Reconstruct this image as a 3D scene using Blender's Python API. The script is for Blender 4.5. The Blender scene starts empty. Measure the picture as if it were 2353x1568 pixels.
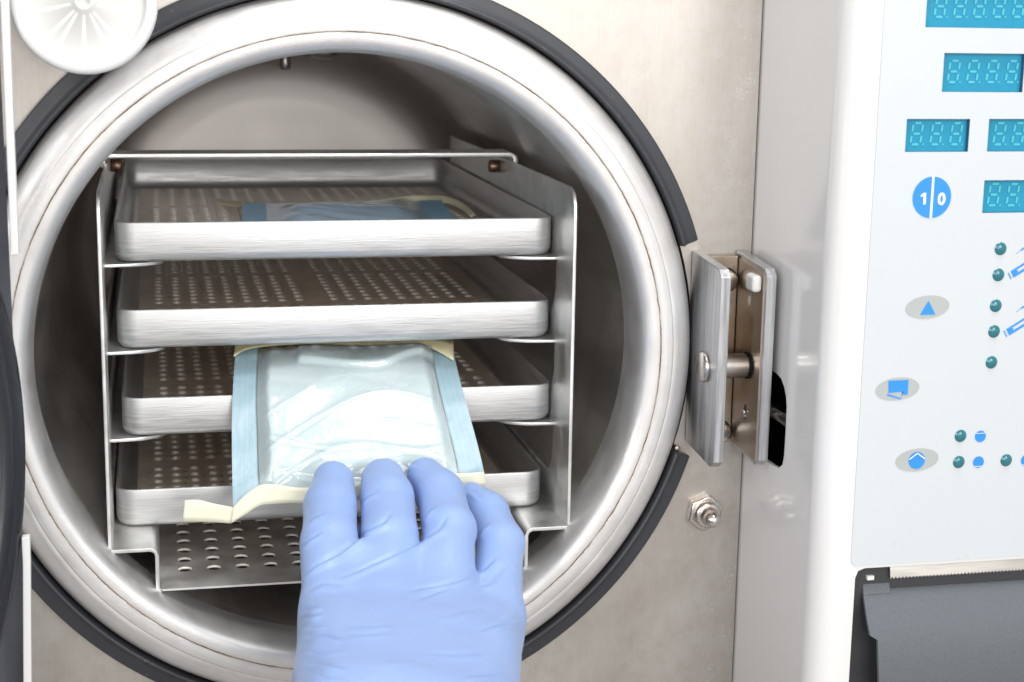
import bpy, bmesh, math, random
import numpy as np
from mathutils import Vector, Matrix
random.seed(4); np.random.seed(4)
scene = bpy.context.scene
C = scene.collection
PI = math.pi

# ------------------------------------------------------------ camera
W_, H_ = 2353.0, 1568.0            # measuring raster used for all picture measurements
FPX = 3709.486
YAW, PIT, ROL = 0.21771189, 0.20062187, 0.01594428
CAM = np.array([-0.07628799, -0.67432954, 0.1455844])
_f = np.array([math.sin(YAW)*math.cos(PIT), math.cos(YAW)*math.cos(PIT), -math.sin(PIT)])
_r = np.cross(_f, [0, 0, 1]); _r /= np.linalg.norm(_r); _u = np.cross(_r, _f)
RT = math.cos(ROL)*_r + math.sin(ROL)*_u
UP = -math.sin(ROL)*_r + math.cos(ROL)*_u
FW = _f
cam = bpy.data.objects.new('camera', bpy.data.cameras.new('camera'))
C.objects.link(cam)
m = Matrix.Identity(4)
for i in range(3):
    m[i][0], m[i][1], m[i][2], m[i][3] = RT[i], UP[i], -FW[i], CAM[i]
cam.matrix_world = m
cam.data.sensor_width = 36; cam.data.lens = 36*FPX/W_
cam.data.clip_start = 0.01; cam.data.clip_end = 50
cam.data.dof.use_dof = True; cam.data.dof.focus_distance = 0.70; cam.data.dof.aperture_fstop = 16
scene.camera = cam

def at(px, py, Y=None, X=None, Z=None):
    """point of the place seen at a measured pixel, on a known plane"""
    d = RT*(px-W_/2)/FPX - UP*(py-H_/2)/FPX + FW
    if Y is not None: t = (Y-CAM[1])/d[1]
    elif X is not None: t = (X-CAM[0])/d[0]
    else: t = (Z-CAM[2])/d[2]
    return CAM + t*d

# ------------------------------------------------------------ light
world = bpy.data.worlds.new('World'); scene.world = world; world.use_nodes = True
nt = world.node_tree; nt.nodes.clear()
o_ = nt.nodes.new('ShaderNodeOutputWorld'); bg = nt.nodes.new('ShaderNodeBackground')
tc = nt.nodes.new('ShaderNodeTexCoord'); sp = nt.nodes.new('ShaderNodeSeparateXYZ')
mr = nt.nodes.new('ShaderNodeMapRange'); cr = nt.nodes.new('ShaderNodeValToRGB')
nt.links.new(tc.outputs['Generated'], sp.inputs[0]); nt.links.new(sp.outputs['Z'], mr.inputs[0])
mr.inputs[1].default_value = -1; mr.inputs[2].default_value = 1
nt.links.new(mr.outputs[0], cr.inputs[0])
# the room is lighter towards the right of the camera than at its sides
sb = nt.nodes.new('ShaderNodeMath'); sb.operation = 'SUBTRACT'; sb.inputs[1].default_value = .12; nt.links.new(sp.outputs['X'], sb.inputs[0])
ab = nt.nodes.new('ShaderNodeMath'); ab.operation = 'ABSOLUTE'; nt.links.new(sb.outputs[0], ab.inputs[0])
xr = nt.nodes.new('ShaderNodeMapRange'); xr.inputs[1].default_value = .05; xr.inputs[2].default_value = .6; xr.inputs[3].default_value = 1.05; xr.inputs[4].default_value = .84
nt.links.new(ab.outputs[0], xr.inputs[0])
vm_ = nt.nodes.new('ShaderNodeVectorMath'); vm_.operation = 'SCALE'; nt.links.new(cr.outputs[0], vm_.inputs[0]); nt.links.new(xr.outputs[0], vm_.inputs['Scale'])
nt.links.new(vm_.outputs[0], bg.inputs[0])
nt.links.new(bg.outputs[0], o_.inputs[0])
e = cr.color_ramp.elements
e[0].position = 0.0; e[0].color = (.72, .69, .66, 1)
e[1].position = 1.0; e[1].color = (.88, .90, .92, 1)
for p_, c_ in ((.32, (.76, .73, .70, 1)), (.46, (.82, .795, .77, 1)), (.55, (.90, .90, .89, 1))):
    k = e.new(p_); k.color = c_
bg.inputs[1].default_value = 0.70

def area(name, loc, target, size, power, color=(1, 1, 1)):
    l = bpy.data.lights.new(name, 'AREA'); l.shape = 'DISK' if size < .5 else 'SQUARE'
    l.size = size; l.energy = power; l.color = color
    o = bpy.data.objects.new(name, l); C.objects.link(o); o.location = loc
    d = Vector(target)-Vector(loc); o.rotation_euler = d.to_track_quat('-Z', 'Y').to_euler()
    return o
area('key_light', (.055, -1.05, .11), (.01, 0, 0), .20, 1.7, (1, .985, .96))
area('fill_light', (.50, -1.6, .62), (0, 0, 0), .8, 12, (1, .99, .97))
area('top_light', (.24, -.38, 1.15), (0, -.05, 0), .50, 9, (1, .99, .98))
area('left_light', (-.80, -1.15, .45), (.15, -.05, -.05), .8, 8.5, (1, .99, .98))
scene.view_settings.view_transform = 'Standard'; scene.view_settings.look = 'None'
scene.view_settings.exposure = 0.0; scene.view_settings.gamma = 1
scene.view_settings.use_curve_mapping = False
scene.render.engine = 'CYCLES'
scene.cycles.max_bounces = 12; scene.cycles.transparent_max_bounces = 12

# ------------------------------------------------------------ node helpers
def mat(name):
    M = bpy.data.materials.new(name); M.use_nodes = True
    t = M.node_tree; b = t.nodes['Principled BSDF']
    return M, t, b
def N(t, kind, **kw):
    n = t.nodes.new(kind)
    for k, v in kw.items():
        if k.startswith('i_'): n.inputs[k[2:].replace('_', ' ')].default_value = v
        else: setattr(n, k, v)
    return n
def L(t, a, b): t.links.new(a, b)
def coords(t, scale=(1, 1, 1), kind='Object'):
    c = N(t, 'ShaderNodeTexCoord'); mp = N(t, 'ShaderNodeMapping')
    mp.inputs['Scale'].default_value = scale
    L(t, c.outputs[kind], mp.inputs[0]); return mp.outputs[0]
def noise(t, vec, scale, detail=4, rough=.55, dist=0):
    n = N(t, 'ShaderNodeTexNoise'); n.inputs['Scale'].default_value = scale
    n.inputs['Detail'].default_value = detail; n.inputs['Roughness'].default_value = rough
    n.inputs['Distortion'].default_value = dist
    L(t, vec, n.inputs['Vector']); return n.outputs['Fac']
def ramp(t, fac, stops):
    r = N(t, 'ShaderNodeValToRGB'); el = r.color_ramp.elements
    el[0].position, el[0].color = stops[0][0], (*stops[0][1], 1)
    el[1].position, el[1].color = stops[-1][0], (*stops[-1][1], 1)
    for p, c in stops[1:-1]:
        q = el.new(p); q.color = (*c, 1)
    L(t, fac, r.inputs[0]); return r.outputs[0]
def mixc(t, fac, a, b, mode='MIX'):
    x = N(t, 'ShaderNodeMix', data_type='RGBA', blend_type=mode)
    for s, v in ((x.inputs[0], fac), (x.inputs[6], a), (x.inputs[7], b)):
        if hasattr(v, 'node'): L(t, v, s)
        elif isinstance(v, (int, float)): s.default_value = v
        else: s.default_value = (*v, 1)
    return x.outputs[2]
def mth(t, op, a, b=None, c=None):
    x = N(t, 'ShaderNodeMath', operation=op)
    for i, v in enumerate((a, b, c)):
        if v is None: continue
        if hasattr(v, 'node'): L(t, v, x.inputs[i])
        else: x.inputs[i].default_value = v
    return x.outputs[0]
def mrange(t, v, a, b, c=0., d=1., smooth=False):
    x = N(t, 'ShaderNodeMapRange'); x.clamp = True
    if smooth: x.interpolation_type = 'SMOOTHSTEP'
    L(t, v, x.inputs[0])
    for i, q in enumerate((a, b, c, d)): x.inputs[i+1].default_value = q
    return x.outputs[0]
def bump(t, b, h, strength=.2, dist=.001):
    n = N(t, 'ShaderNodeBump'); n.inputs['Strength'].default_value = strength
    n.inputs['Distance'].default_value = dist
    L(t, h, n.inputs['Height']); L(t, n.outputs[0], b.inputs['Normal'])
def simple(name, col, rough=.5, metal=0, spec=.5, coat=0, nscale=None, namp=.06, bscale=None, bstr=.1):
    M, t, b = mat(name)
    b.inputs['Base Color'].default_value = (*col, 1); b.inputs['Roughness'].default_value = rough
    b.inputs['Metallic'].default_value = metal; b.inputs['Specular IOR Level'].default_value = spec
    b.inputs['Coat Weight'].default_value = coat; b.inputs['Coat Roughness'].default_value = .06
    v = coords(t)
    f = noise(t, v, nscale or 60)
    L(t, mixc(t, f, tuple(c*(1-namp) for c in col), tuple(min(1, c*(1+namp)) for c in col)), b.inputs['Base Color'])
    L(t, mrange(t, noise(t, v, (nscale or 60)*1.7), .3, .7, rough*.88, min(1, rough*1.12)), b.inputs['Roughness'])
    if bscale: bump(t, b, noise(t, v, bscale), bstr, .0006)
    return M

def metal(name, col, rough, stretch=(1, 1, 1), nscale=40, amp=.12, stain=None, bstr=.12, bscale=None, rv=.15):
    """satin metal with rolled / brushed grain and faint stains"""
    M, t, b = mat(name); b.inputs['Metallic'].default_value = 1
    v = coords(t, stretch); v1 = coords(t)
    g = mrange(t, noise(t, v, nscale, 6, .6), .32, .68)
    base = mixc(t, g, tuple(c*(1-amp) for c in col), tuple(min(1, c*(1+amp*.6)) for c in col))
    if stain:
        s = mrange(t, noise(t, v1, stain[1], 5, .6, .6), .5, .75)
        base = mixc(t, mth(t, 'MULTIPLY', s, stain[2]), base, stain[0])
    L(t, base, b.inputs['Base Color'])
    L(t, mrange(t, g, .3, .7, rough*(1-rv), rough*(1+rv)), b.inputs['Roughness'])
    bump(t, b, noise(t, v, bscale or nscale*5, 3), bstr, .0004)
    return M

M = {}
# steel front panel: vertical clouding, stains, fine bright scratches and dust flecks
def steel_panel():
    m_, t, b = mat('panel_steel'); b.inputs['Metallic'].default_value = 1
    v = coords(t); vs = coords(t, (1, 1, .6)); vf = coords(t, (1, 1, .06))
    big = noise(t, vs, 20, 5, .6, .8); fine = noise(t, vf, 900, 2)
    col = ramp(t, big, [(.28, (.465, .42, .38)), (.5, (.52, .485, .45)), (.72, (.575, .545, .515))])
    mot = noise(t, v, 150, 5, .65)
    col = mixc(t, mrange(t, mot, .48, .72, 0, .5), col, (.44, .395, .35))
    col = mixc(t, .05, col, ramp(t, fine, [(.3, (.4, .36, .33)), (.7, (.85, .83, .80))]))
    # scratches: thin iso-lines of distorted noise, gathered in patches
    sc = noise(t, v, 240, 2, .5, 3.0)
    line = mrange(t, mth(t, 'ABSOLUTE', mth(t, 'SUBTRACT', sc, .56)), 0, .014, 1, 0)
    pm = mrange(t, noise(t, coords(t, (1.0, 1, .7)), 110, 3), .50, .62)
    sx = N(t, 'ShaderNodeSeparateXYZ'); L(t, v, sx.inputs[0])
    side = mrange(t, sx.outputs['X'], .150, .176, .06, 1)
    fl = mth(t, 'MULTIPLY', mth(t, 'MULTIPLY', line, pm), side)
    vo = N(t, 'ShaderNodeTexVoronoi'); vo.inputs['Scale'].default_value = 420; L(t, v, vo.inputs['Vector'])
    dot = mth(t, 'MULTIPLY', mrange(t, vo.outputs['Distance'], .06, .12, 1, 0), mrange(t, noise(t, v, 60), .52, .64, 0, .6))
    fl = mth(t, 'MAXIMUM', fl, mth(t, 'MULTIPLY', dot, .8))
    col = mixc(t, fl, col, (.97, .95, .92))
    L(t, col, b.inputs['Base Color'])
    L(t, mth(t, 'ADD', mrange(t, big, .3, .7, .42, .52), mth(t, 'MULTIPLY', fl, .3)), b.inputs['Roughness'])
    bump(t, b, mth(t, 'ADD', fine, mth(t, 'MULTIPLY', mot, .6)), .07, .0004)
    return m_
M['panel'] = steel_panel()
# chamber rim: bead blasted, with a rusty weld line and a faint machining line
def rim_mat():
    m_, t, b = mat('rim_metal'); b.inputs['Metallic'].default_value = .78
    v = coords(t); s = N(t, 'ShaderNodeSeparateXYZ'); L(t, v, s.inputs[0])
    r = mth(t, 'SQRT', mth(t, 'ADD', mth(t, 'MULTIPLY', s.outputs['X'], s.outputs['X']), mth(t, 'MULTIPLY', s.outputs['Z'], s.outputs['Z'])))
    wob = mth(t, 'MULTIPLY', mth(t, 'SUBTRACT', noise(t, v, 160, 4, .7), .5), .0011)
    rw = mth(t, 'ADD', r, wob)
    n1 = noise(t, v, 70, 5, .65); ring = noise(t, coords(t, (1, 1, 1)), 18, 3)
    # concentric wash marks
    cv = N(t, 'ShaderNodeCombineXYZ'); L(t, mth(t, 'MULTIPLY', r, 420.), cv.inputs[0]); L(t, mth(t, 'MULTIPLY', ring, 2.5), cv.inputs[1])
    band = noise(t, cv.outputs[0], 1.0, 3)
    col = mixc(t, n1, (.70, .69, .68), (.80, .795, .79))
    col = mixc(t, mrange(t, band, .40, .66, 0, .55), col, (.56, .545, .53))
    col = mixc(t, mrange(t, noise(t, v, 34, 5, .65, .5), .48, .70, 0, .45), col, (.60, .575, .555))
    weld = mrange(t, mth(t, 'ABSOLUTE', mth(t, 'SUBTRACT', rw, .137)), .00012, .00045, 1, 0)
    weld = mth(t, 'MULTIPLY', weld, mrange(t, noise(t, v, 90, 3), .3, .6, .35, 1))
    halo = mrange(t, mth(t, 'ABSOLUTE', mth(t, 'SUBTRACT', rw, .1368)), 0, .0016, .22, 0)
    col = mixc(t, halo, col, (.62, .50, .38)); col = mixc(t, weld, col, (.16, .10, .065))
    g2 = mrange(t, mth(t, 'ABSOLUTE', mth(t, 'SUBTRACT', r, .1427)), .0001, .0006, .3, 0)
    col = mixc(t, g2, col, (.45, .43, .42))
    L(t, col, b.inputs['Base Color'])
    L(t, mrange(t, n1, .3, .7, .42, .60), b.inputs['Roughness'])
    bump(t, b, mth(t, 'ADD', noise(t, v, 900, 2), mth(t, 'MULTIPLY', n1, .5)), .16, .0004)
    return m_
M['rim'] = rim_mat()
M['chamber'] = metal('chamber_steel', (.90, .86, .825), .36, (1, .25, 1), 30, .14, ((.50, .42, .36), 22, .4), .10)
M['backplate'] = metal('back_plate_steel', (.76, .715, .69), .48, (1, 1, .5), 14, .03, None, .03, None, .02)
M['alu'] = metal('tray_aluminium', (.625, .625, .625), .46, (.045, .045, 1), 900, .17, None, .20, 1600)
M['floor'] = metal('tray_floor_metal', (.93, .81, .70), .38, (1, 1, 1), 60, .14, ((.66, .53, .43), 45, .5), .08)
M['bare'] = simple('bare_lit_edge', (.92, .88, .82), .45, .15, .5, 0, 200, .05)  # bare hole edges; the light they catch is put into this pale colour
M['rack'] = metal('rack_aluminium', (.86, .865, .85), .40, (1, 1, 1), 50, .12, ((.62, .52, .42), 28, .45), .10)
M['bracket'] = metal('bracket_aluminium', (.60, .61, .63), .36, (1, 1, .05), 420, .24, None, .22, 700)
M['bracket_in'] = metal('bracket_inner_steel', (.52, .45, .385), .38, (1, 1, .3), 40, .25, ((.36, .20, .08), 42, .8), .06)
M['pin'] = metal('pin_steel', (.66, .62, .59), .27, (.2, 1, 1), 90, .18, ((.38, .32, .28), 60, .5), .08)
M['nut'] = metal('nut_steel', (.74, .71, .68), .25, (1, 1, 1), 90, .12, ((.42, .25, .12), 90, .5), .06)
M['copper'] = metal('brown_pin_metal', (.36, .22, .15), .35, (1, 1, 1), 120, .2, None, .06)
def rubber():
    m_, t, b = mat('black_rubber'); v = coords(t)
    fl = mth(t, 'MULTIPLY', mrange(t, mth(t, 'ABSOLUTE', mth(t, 'SUBTRACT', noise(t, v, 330, 2, .5, 2.5), .6)), 0, .007, 1, 0), mrange(t, noise(t, v, 100), .56, .66))
    L(t, mixc(t, fl, mixc(t, noise(t, v, 45), (.030, .032, .038), (.046, .048, .056)), (.30, .30, .31)), b.inputs['Base Color'])
    b.inputs['Roughness'].default_value = .42; b.inputs['Specular IOR Level'].default_value = .5
    bump(t, b, noise(t, v, 500), .05, .0004); return m_
M['rubber'] = rubber()
M['white_plastic'] = simple('white_plastic', (.82, .82, .815), .32, 0, .5, .15, 90, .02)
M['cap_plastic'] = simple('translucent_cap_plastic', (.73, .73, .705), .35, 0, .5, 0, 60, .03)
M['housing'] = simple('white_painted_housing', (.785, .775, .765), .18, 0, .5, .5, 30, .012)
M['membrane'] = simple('white_membrane', (.605, .64, .67), .30, 0, .5, .1, 25, .012)
M['door_grey'] = simple('door_grey_metal', (.10, .105, .125), .38, .3, .5, 0, 120, .15)
M['door_steel'] = metal('door_plate_steel', (.82, .80, .78), .35, (1, 1, 1), 40, .06, None, .05)
M['door_black'] = simple('door_black_rubber', (.022, .023, .027), .40, 0, .5, 0, 90, .2)
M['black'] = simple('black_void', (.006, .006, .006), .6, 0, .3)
M['teal'] = simple('teal_display_window', (.018, .30, .48), .16, 0, .5, .4, 200, .05)
M['teal_wall'] = simple('display_recess', (.03, .10, .20), .4)
M['digit'] = simple('display_segment', (.09, .50, .62), .3)
M['blue'] = simple('blue_print', (.035, .28, .82), .35)
M['grey_print'] = simple('grey_print', (.43, .455, .445), .4)
M['white_print'] = simple('white_print', (.85, .88, .92), .4)
M['printer'] = simple('printer_grey_plastic', (.115, .131, .145), .55, 0, .4, 0, 800, .16, 1400, .35)
M['printer_dark'] = simple('printer_dark_plastic', (.045, .045, .05), .5)
M['tear'] = metal('tear_bar_metal', (.66, .63, .59), .35, (.1, 1, 1), 200, .1, None, .1)
M['paper'] = simple('paper', (.82, .83, .80), .7, 0, .2, 0, 200, .03, 800, .2)
M['tape'] = simple('cream_tape', (.80, .79, .62), .55, 0, .3, 0, 70, .05, 500, .15)
M['tape_olive'] = simple('olive_cream_tape', (.80, .75, .50), .5, 0, .3, 0, 70, .06, 500, .15)
M['gauze'] = simple('white_gauze', (.77, .84, .855), .9, 0, .2, 0, 50, .03, 1600, .5)
M['skin'] = simple('skin', (.62, .40, .30), .5)
def led():
    m_, t, b = mat('led_lens'); v = coords(t)
    L(t, mixc(t, noise(t, v, 300), (.012, .13, .17), (.03, .20, .24)), b.inputs['Base Color'])
    b.inputs['Roughness'].default_value = .08; b.inputs['Coat Weight'].default_value = .6; return m_
M['led'] = led()
def seal():
    m_, t, b = mat('blue_seal_film'); v = coords(t, kind='UV'); s = N(t, 'ShaderNodeSeparateXYZ'); L(t, v, s.inputs[0])
    w = mth(t, 'ABSOLUTE', mth(t, 'SUBTRACT', mth(t, 'FRACT', mth(t, 'MULTIPLY', s.outputs['X'], 4.0)), .5))
    ln = mrange(t, w, .05, .12, 1, 0)
    vo = coords(t)
    cr_ = mth(t, 'ABSOLUTE', mth(t, 'SUBTRACT', noise(t, vo, 75, 3, .5, 1.0), .5))
    base = mixc(t, noise(t, vo, 90), (.275, .42, .50), (.345, .49, .565))
    base = mixc(t, mth(t, 'MULTIPLY', ln, .12), base, (.62, .74, .80))
    L(t, base, b.inputs['Base Color']); b.inputs['Roughness'].default_value = .38
    b.inputs['Coat Weight'].default_value = .12; b.inputs['Coat Roughness'].default_value = .15
    bump(t, b, noise(t, vo, 60, 3, .5, .6), .6, .0014); return m_
M['seal'] = seal()
M['seal_far'] = simple('blue_flat_film', (.36, .66, .93), .45, 0, .4, 0, 70, .08)
def film(name, tint, haze, glossmin, ior=1.5):
    m_, t, b = mat(name); t.nodes.remove(b)
    out = t.nodes['Material Output']; v = coords(t)
    tr = N(t, 'ShaderNodeBsdfTransparent'); tr.inputs[0].default_value = (*tint, 1)
    df = N(t, 'ShaderNodeBsdfDiffuse'); df.inputs[0].default_value = (*haze[1], 1)
    gl = N(t, 'ShaderNodeBsdfGlossy'); gl.inputs['Roughness'].default_value = .045
    bp = N(t, 'ShaderNodeBump'); bp.inputs['Strength'].default_value = .55; bp.inputs['Distance'].default_value = .0014
    nz = noise(t, coords(t, (1, .45, .6)), 60, 3, .5, 1.4)
    L(t, nz, bp.inputs['Height']); L(t, bp.outputs[0], gl.inputs['Normal'])
    fr = N(t, 'ShaderNodeFresnel'); fr.inputs[0].default_value = ior; L(t, bp.outputs[0], fr.inputs['Normal'])
    m1 = N(t, 'ShaderNodeMixShader'); m1.inputs[0].default_value = haze[0]
    L(t, tr.outputs[0], m1.inputs[1]); L(t, df.outputs[0], m1.inputs[2])
    m2 = N(t, 'ShaderNodeMixShader'); L(t, mrange(t, fr.outputs[0], 0, 1, glossmin, 1), m2.inputs[0])
    L(t, m1.outputs[0], m2.inputs[1]); L(t, gl.outputs[0], m2.inputs[2]); L(t, m2.outputs[0], out.inputs[0])
    return m_
M['film'] = film('clear_film', (.955, .988, .994), (.14, (.82, .92, .94)), .035)
M['film_blue'] = film('blue_film', (.66, .80, .92), (.95, (.58, .78, .96)), .0, 1.22)
def glove():
    m_, t, b = mat('blue_nitrile'); v = coords(t)
    L(t, mixc(t, noise(t, v, 25, 3), (.265, .385, .69), (.305, .43, .725)), b.inputs['Base Color'])
    b.inputs['Roughness'].default_value = .42; b.inputs['Specular IOR Level'].default_value = .45
    b.inputs['Sheen Weight'].default_value = .12; b.inputs['Sheen Roughness'].default_value = .45; b.inputs['Subsurface Weight'].default_value = .10; b.inputs['Subsurface Radius'].default_value = (.6, .8, 1.0)
    b.inputs['Subsurface Scale'].default_value = .003
    bump(t, b, mth(t, 'ADD', noise(t, v, 1500, 2), mth(t, 'MULTIPLY', noise(t, coords(t, (1, 1, 2.2)), 140, 4, .6, .8), 2.2)), .20, .0005)
    return m_
M['glove'] = glove()

# ------------------------------------------------------------ object helpers
ORG = {}
def root(name, label, cat, loc=(0, 0, 0), group=None):
    o = bpy.data.objects.new(name, None); C.objects.link(o); o.location = loc
    o.empty_display_size = .02
    ORG[o] = Vector(loc); o['label'] = label; o['category'] = cat
    if group: o['group'] = group
    return o
def tag(o, label, cat, group=None):
    o['label'] = label; o['category'] = cat
    if group: o['group'] = group
def obj(name, verts, faces, mt, parent=None, smooth=False, origin=None, label=None, uv=None):
    """one mesh object from world-space vertices"""
    org = Vector(origin) if origin is not None else (ORG[parent].copy() if parent else Vector((0, 0, 0)))
    me = bpy.data.meshes.new(name)
    va = np.asarray(verts, float).reshape(-1, 3)-np.array(org)
    me.from_pydata(va.tolist(), [], [list(f) for f in faces]); me.validate(); me.update()
    bm = bmesh.new(); bm.from_mesh(me); bmesh.ops.remove_doubles(bm, verts=bm.verts, dist=1e-7)
    if uv is None: bmesh.ops.recalc_face_normals(bm, faces=bm.faces)
    bm.to_mesh(me); bm.free()
    for p in me.polygons: p.use_smooth = smooth
    me.materials.append(M[mt] if isinstance(mt, str) else mt)
    if uv is not None:
        ul = me.uv_layers.new(name='UVMap')
        for lp in me.loops: ul.data[lp.index].uv = uv[lp.vertex_index]
    o = bpy.data.objects.new(name, me); C.objects.link(o); ORG[o] = org
    if parent: o.parent = parent; o.location = org-ORG[parent]
    else: o.location = org
    if label: o['label'] = label
    return o
def face_up(o):
    z = sum(p.normal.z*p.area for p in o.data.polygons)
    if z < 0: o.data.flip_normals()
    return o
def bevel(o, w, seg=2, ang=35):
    b = o.modifiers.new('bevel', 'BEVEL'); b.width = w; b.segments = seg; b.limit_method = 'ANGLE'
    b.angle_limit = math.radians(ang); b.harden_normals = False
    for p in o.data.polygons: p.use_smooth = True
    try:
        wn = o.modifiers.new('wn', 'WEIGHTED_NORMAL'); wn.keep_sharp = False
    except Exception: pass
    return o
def box(x0, x1, y0, y1, z0, z1):
    v = [(x, y, z) for x in (x0, x1) for y in (y0, y1) for z in (z0, z1)]
    return v, [(0, 1, 3, 2), (4, 6, 7, 5), (0, 4, 5, 1), (2, 3, 7, 6), (0, 2, 6, 4), (1, 5, 7, 3)]
def join(*vf):
    V, F = [], []
    for v, f in vf:
        n = len(V); V += [tuple(x) for x in v]; F += [tuple(i+n for i in q) for q in f]
    return V, F
def lathe(prof, axis, cen, seg=64, a0=0., a1=2*PI, closed=False, cap=False):
    """prof: (radius, along). axis 'Y' or 'X' or 'Z'"""
    full = abs(a1-a0-2*PI) < 1e-6; n = seg if full else seg+1
    V, F = [], []; k = len(prof)
    for i in range(n):
        a = a0+(a1-a0)*i/seg
        for r, h in prof:
            c, s = r*math.cos(a), r*math.sin(a)
            p = {'Y': (c, h, s), 'X': (h, c, s), 'Z': (c, s, h)}[axis]
            V.append((p[0]+cen[0], p[1]+cen[1], p[2]+cen[2]))
    m_ = k if closed else k-1
    for i in range(seg):
        j = (i+1) % n
        for q in range(m_):
            q2 = (q+1) % k
            F.append((i*k+q, i*k+q2, j*k+q2, j*k+q))
    if not full and closed:
        F.append(tuple(range(k))); F.append(tuple(reversed(range((n-1)*k, n*k))))
    return V, F
def cyl(axis, cen, r, h0, h1, seg=24, ch=.0004):
    return lathe([(1e-5, h0), (r-ch, h0), (r, h0+ch), (r, h1-ch), (r-ch, h1), (1e-5, h1)], axis, cen, seg)
def rrect(x0, x1, y0, y1, r, n=6):
    P = []
    for cx, cy, a in ((x1-r, y1-r, 0), (x0+r, y1-r, 90), (x0+r, y0+r, 180), (x1-r, y0+r, 270)):
        for i in range(n+1):
            t = math.radians(a+90*i/n); P.append((cx+r*math.cos(t), cy+r*math.sin(t)))
    return P
def circ(cx, cy, r, n=24, ry=None):
    return [(cx+r*math.cos(2*PI*i/n), cy+(ry or r)*math.sin(2*PI*i/n)) for i in range(n)]
def plate(outer, holes, thick, fn):
    """flat plate with holes: 2D loops -> fn(a, b, depth) world points; depth 0 and thick"""
    bm = bmesh.new(); edges = []
    for lp in [outer]+list(holes):
        vs = [bm.verts.new((p[0], p[1], 0)) for p in lp]
        for i in range(len(vs)): edges.append(bm.edges.new((vs[i], vs[(i+1) % len(vs)])))
    bmesh.ops.triangle_fill(bm, use_beauty=True, use_dissolve=False, edges=edges)
    bm.verts.index_update(); bm.verts.ensure_lookup_table()
    v2 = [(v.co.x, v.co.y) for v in bm.verts]; fs = [tuple(v.index for v in f.verts) for f in bm.faces]
    be = [(e_.verts[0].index, e_.verts[1].index) for e_ in bm.edges if len(e_.link_faces) == 1]
    bm.free(); n = len(v2)
    V = [fn(a, b, 0.) for a, b in v2]; F = list(fs)
    if thick:
        V += [fn(a, b, thick) for a, b in v2]
        F += [tuple(i+n for i in reversed(f)) for f in fs]
        F += [(a, b, b+n, a+n) for a, b in be]
    return V, F
def sweep_rrect(prof, x0, x1, y0, y1, R, z0, n=7, closed=True):
    """prof: (inset, z) swept round a rounded rectangle"""
    loops = [rrect(x0+d, x1-d, y0+d, y1-d, max(R-d, 1e-4), n) for d, z in prof]
    k = len(loops[0]); V = []; F = []
    for (d, z), lp in zip(prof, loops): V += [(p[0], p[1], z0+z) for p in lp]
    m_ = len(prof)
    for i in range(m_ if closed else m_-1):
        i2 = (i+1) % m_
        for j in range(k):
            j2 = (j+1) % k; F.append((i*k+j, i*k+j2, i2*k+j2, i2*k+j))
    return V, F
HOLEF = set()
def mark_holes(o, mt, n):
    """the punched edges are bare metal, toned paler for the light they catch"""
    o.data.materials.append(M[mt])
    if len(o.data.polygons) == n:
        for i in HOLEF: o.data.polygons[i].material_index = 1
    else: print('hole faces lost', len(o.data.polygons), n)
def perforated(x0, x1, y0, y1, xs, ys, hx, hy, r, zt, zb, n=16, el=1.0):
    """sheet with round holes at every (x, y) of xs x ys; cells hx by hy"""
    def cuts(a, b, cs, h):
        s = {a, b}
        for c in cs: s.add(round(c-h/2, 7)); s.add(round(c+h/2, 7))
        return sorted(s)
    cx, cy = cuts(x0, x1, xs, hx), cuts(y0, y1, ys, hy)
    # merge cuts closer than 0.2 mm
    def mg(c):
        o = [c[0]]
        for v in c[1:]:
            if v-o[-1] > 2e-4: o.append(v)
        o[-1] = c[-1]; return o
    cx, cy = mg(cx), mg(cy); V, F = [], []; HOLEF.clear(); ry = r*el
    for i in range(len(cx)-1):
        for j in range(len(cy)-1):
            a, b, c, d = cx[i], cx[i+1], cy[j], cy[j+1]
            mx, my = (a+b)/2, (c+d)/2; hit = any(abs(mx-x) < 1e-3 for x in xs) and any(abs(my-y) < 1e-3 for y in ys)
            k = len(V)
            if not hit:
                for z in (zt, zb): V += [(a, c, z), (b, c, z), (b, d, z), (a, d, z)]
                F += [(k, k+1, k+2, k+3), (k+7, k+6, k+5, k+4)]
            else:
                for q in range(n):
                    t = 2*PI*(q+.5)/n; ct, st = math.cos(t), math.sin(t)
                    s = 1/max(abs(ct), abs(st))
                    V += [(mx+ct*s*(b-a)/2, my+st*s*(d-c)/2, zt), (mx+(r+.0003)*ct, my+(ry+.0004)*st, zt), (mx+r*ct, my+ry*st, zt-.0003), (mx+r*ct, my+ry*st, zb), (mx+ct*s*(b-a)/2, my+st*s*(d-c)/2, zb)]
                for q in range(n):
                    u, w = k+q*5, k+((q+1) % n)*5
                    for h in range(4):
                        if h in (1, 2): HOLEF.add(len(F))
                        F.append((u+h, u+h+1, w+h+1, w+h))
    return V, F
def ribbon(a, b, thick=.0003, sub=4):
    """strip between two matching 3D polylines, thickened, smoothly subdivided"""
    def dens(P):
        P = np.asarray(P, float); n = len(P); out = []
        for i in range(n-1):
            p0, p1, p2, p3 = P[max(i-1, 0)], P[i], P[i+1], P[min(i+2, n-1)]
            for k in range(sub):
                t = k/sub
                out.append(.5*((2*p1)+(p2-p0)*t+(2*p0-5*p1+4*p2-p3)*t*t+(3*p1-p0-3*p2+p3)*t**3))
        out.append(P[-1]); return np.array(out)
    A, B = dens(a), dens(b); n = len(A); w = 4
    G = np.array([[A[i]*(1-j/w)+B[i]*j/w for j in range(w+1)] for i in range(n)])
    return thicken(G, thick)
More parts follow.
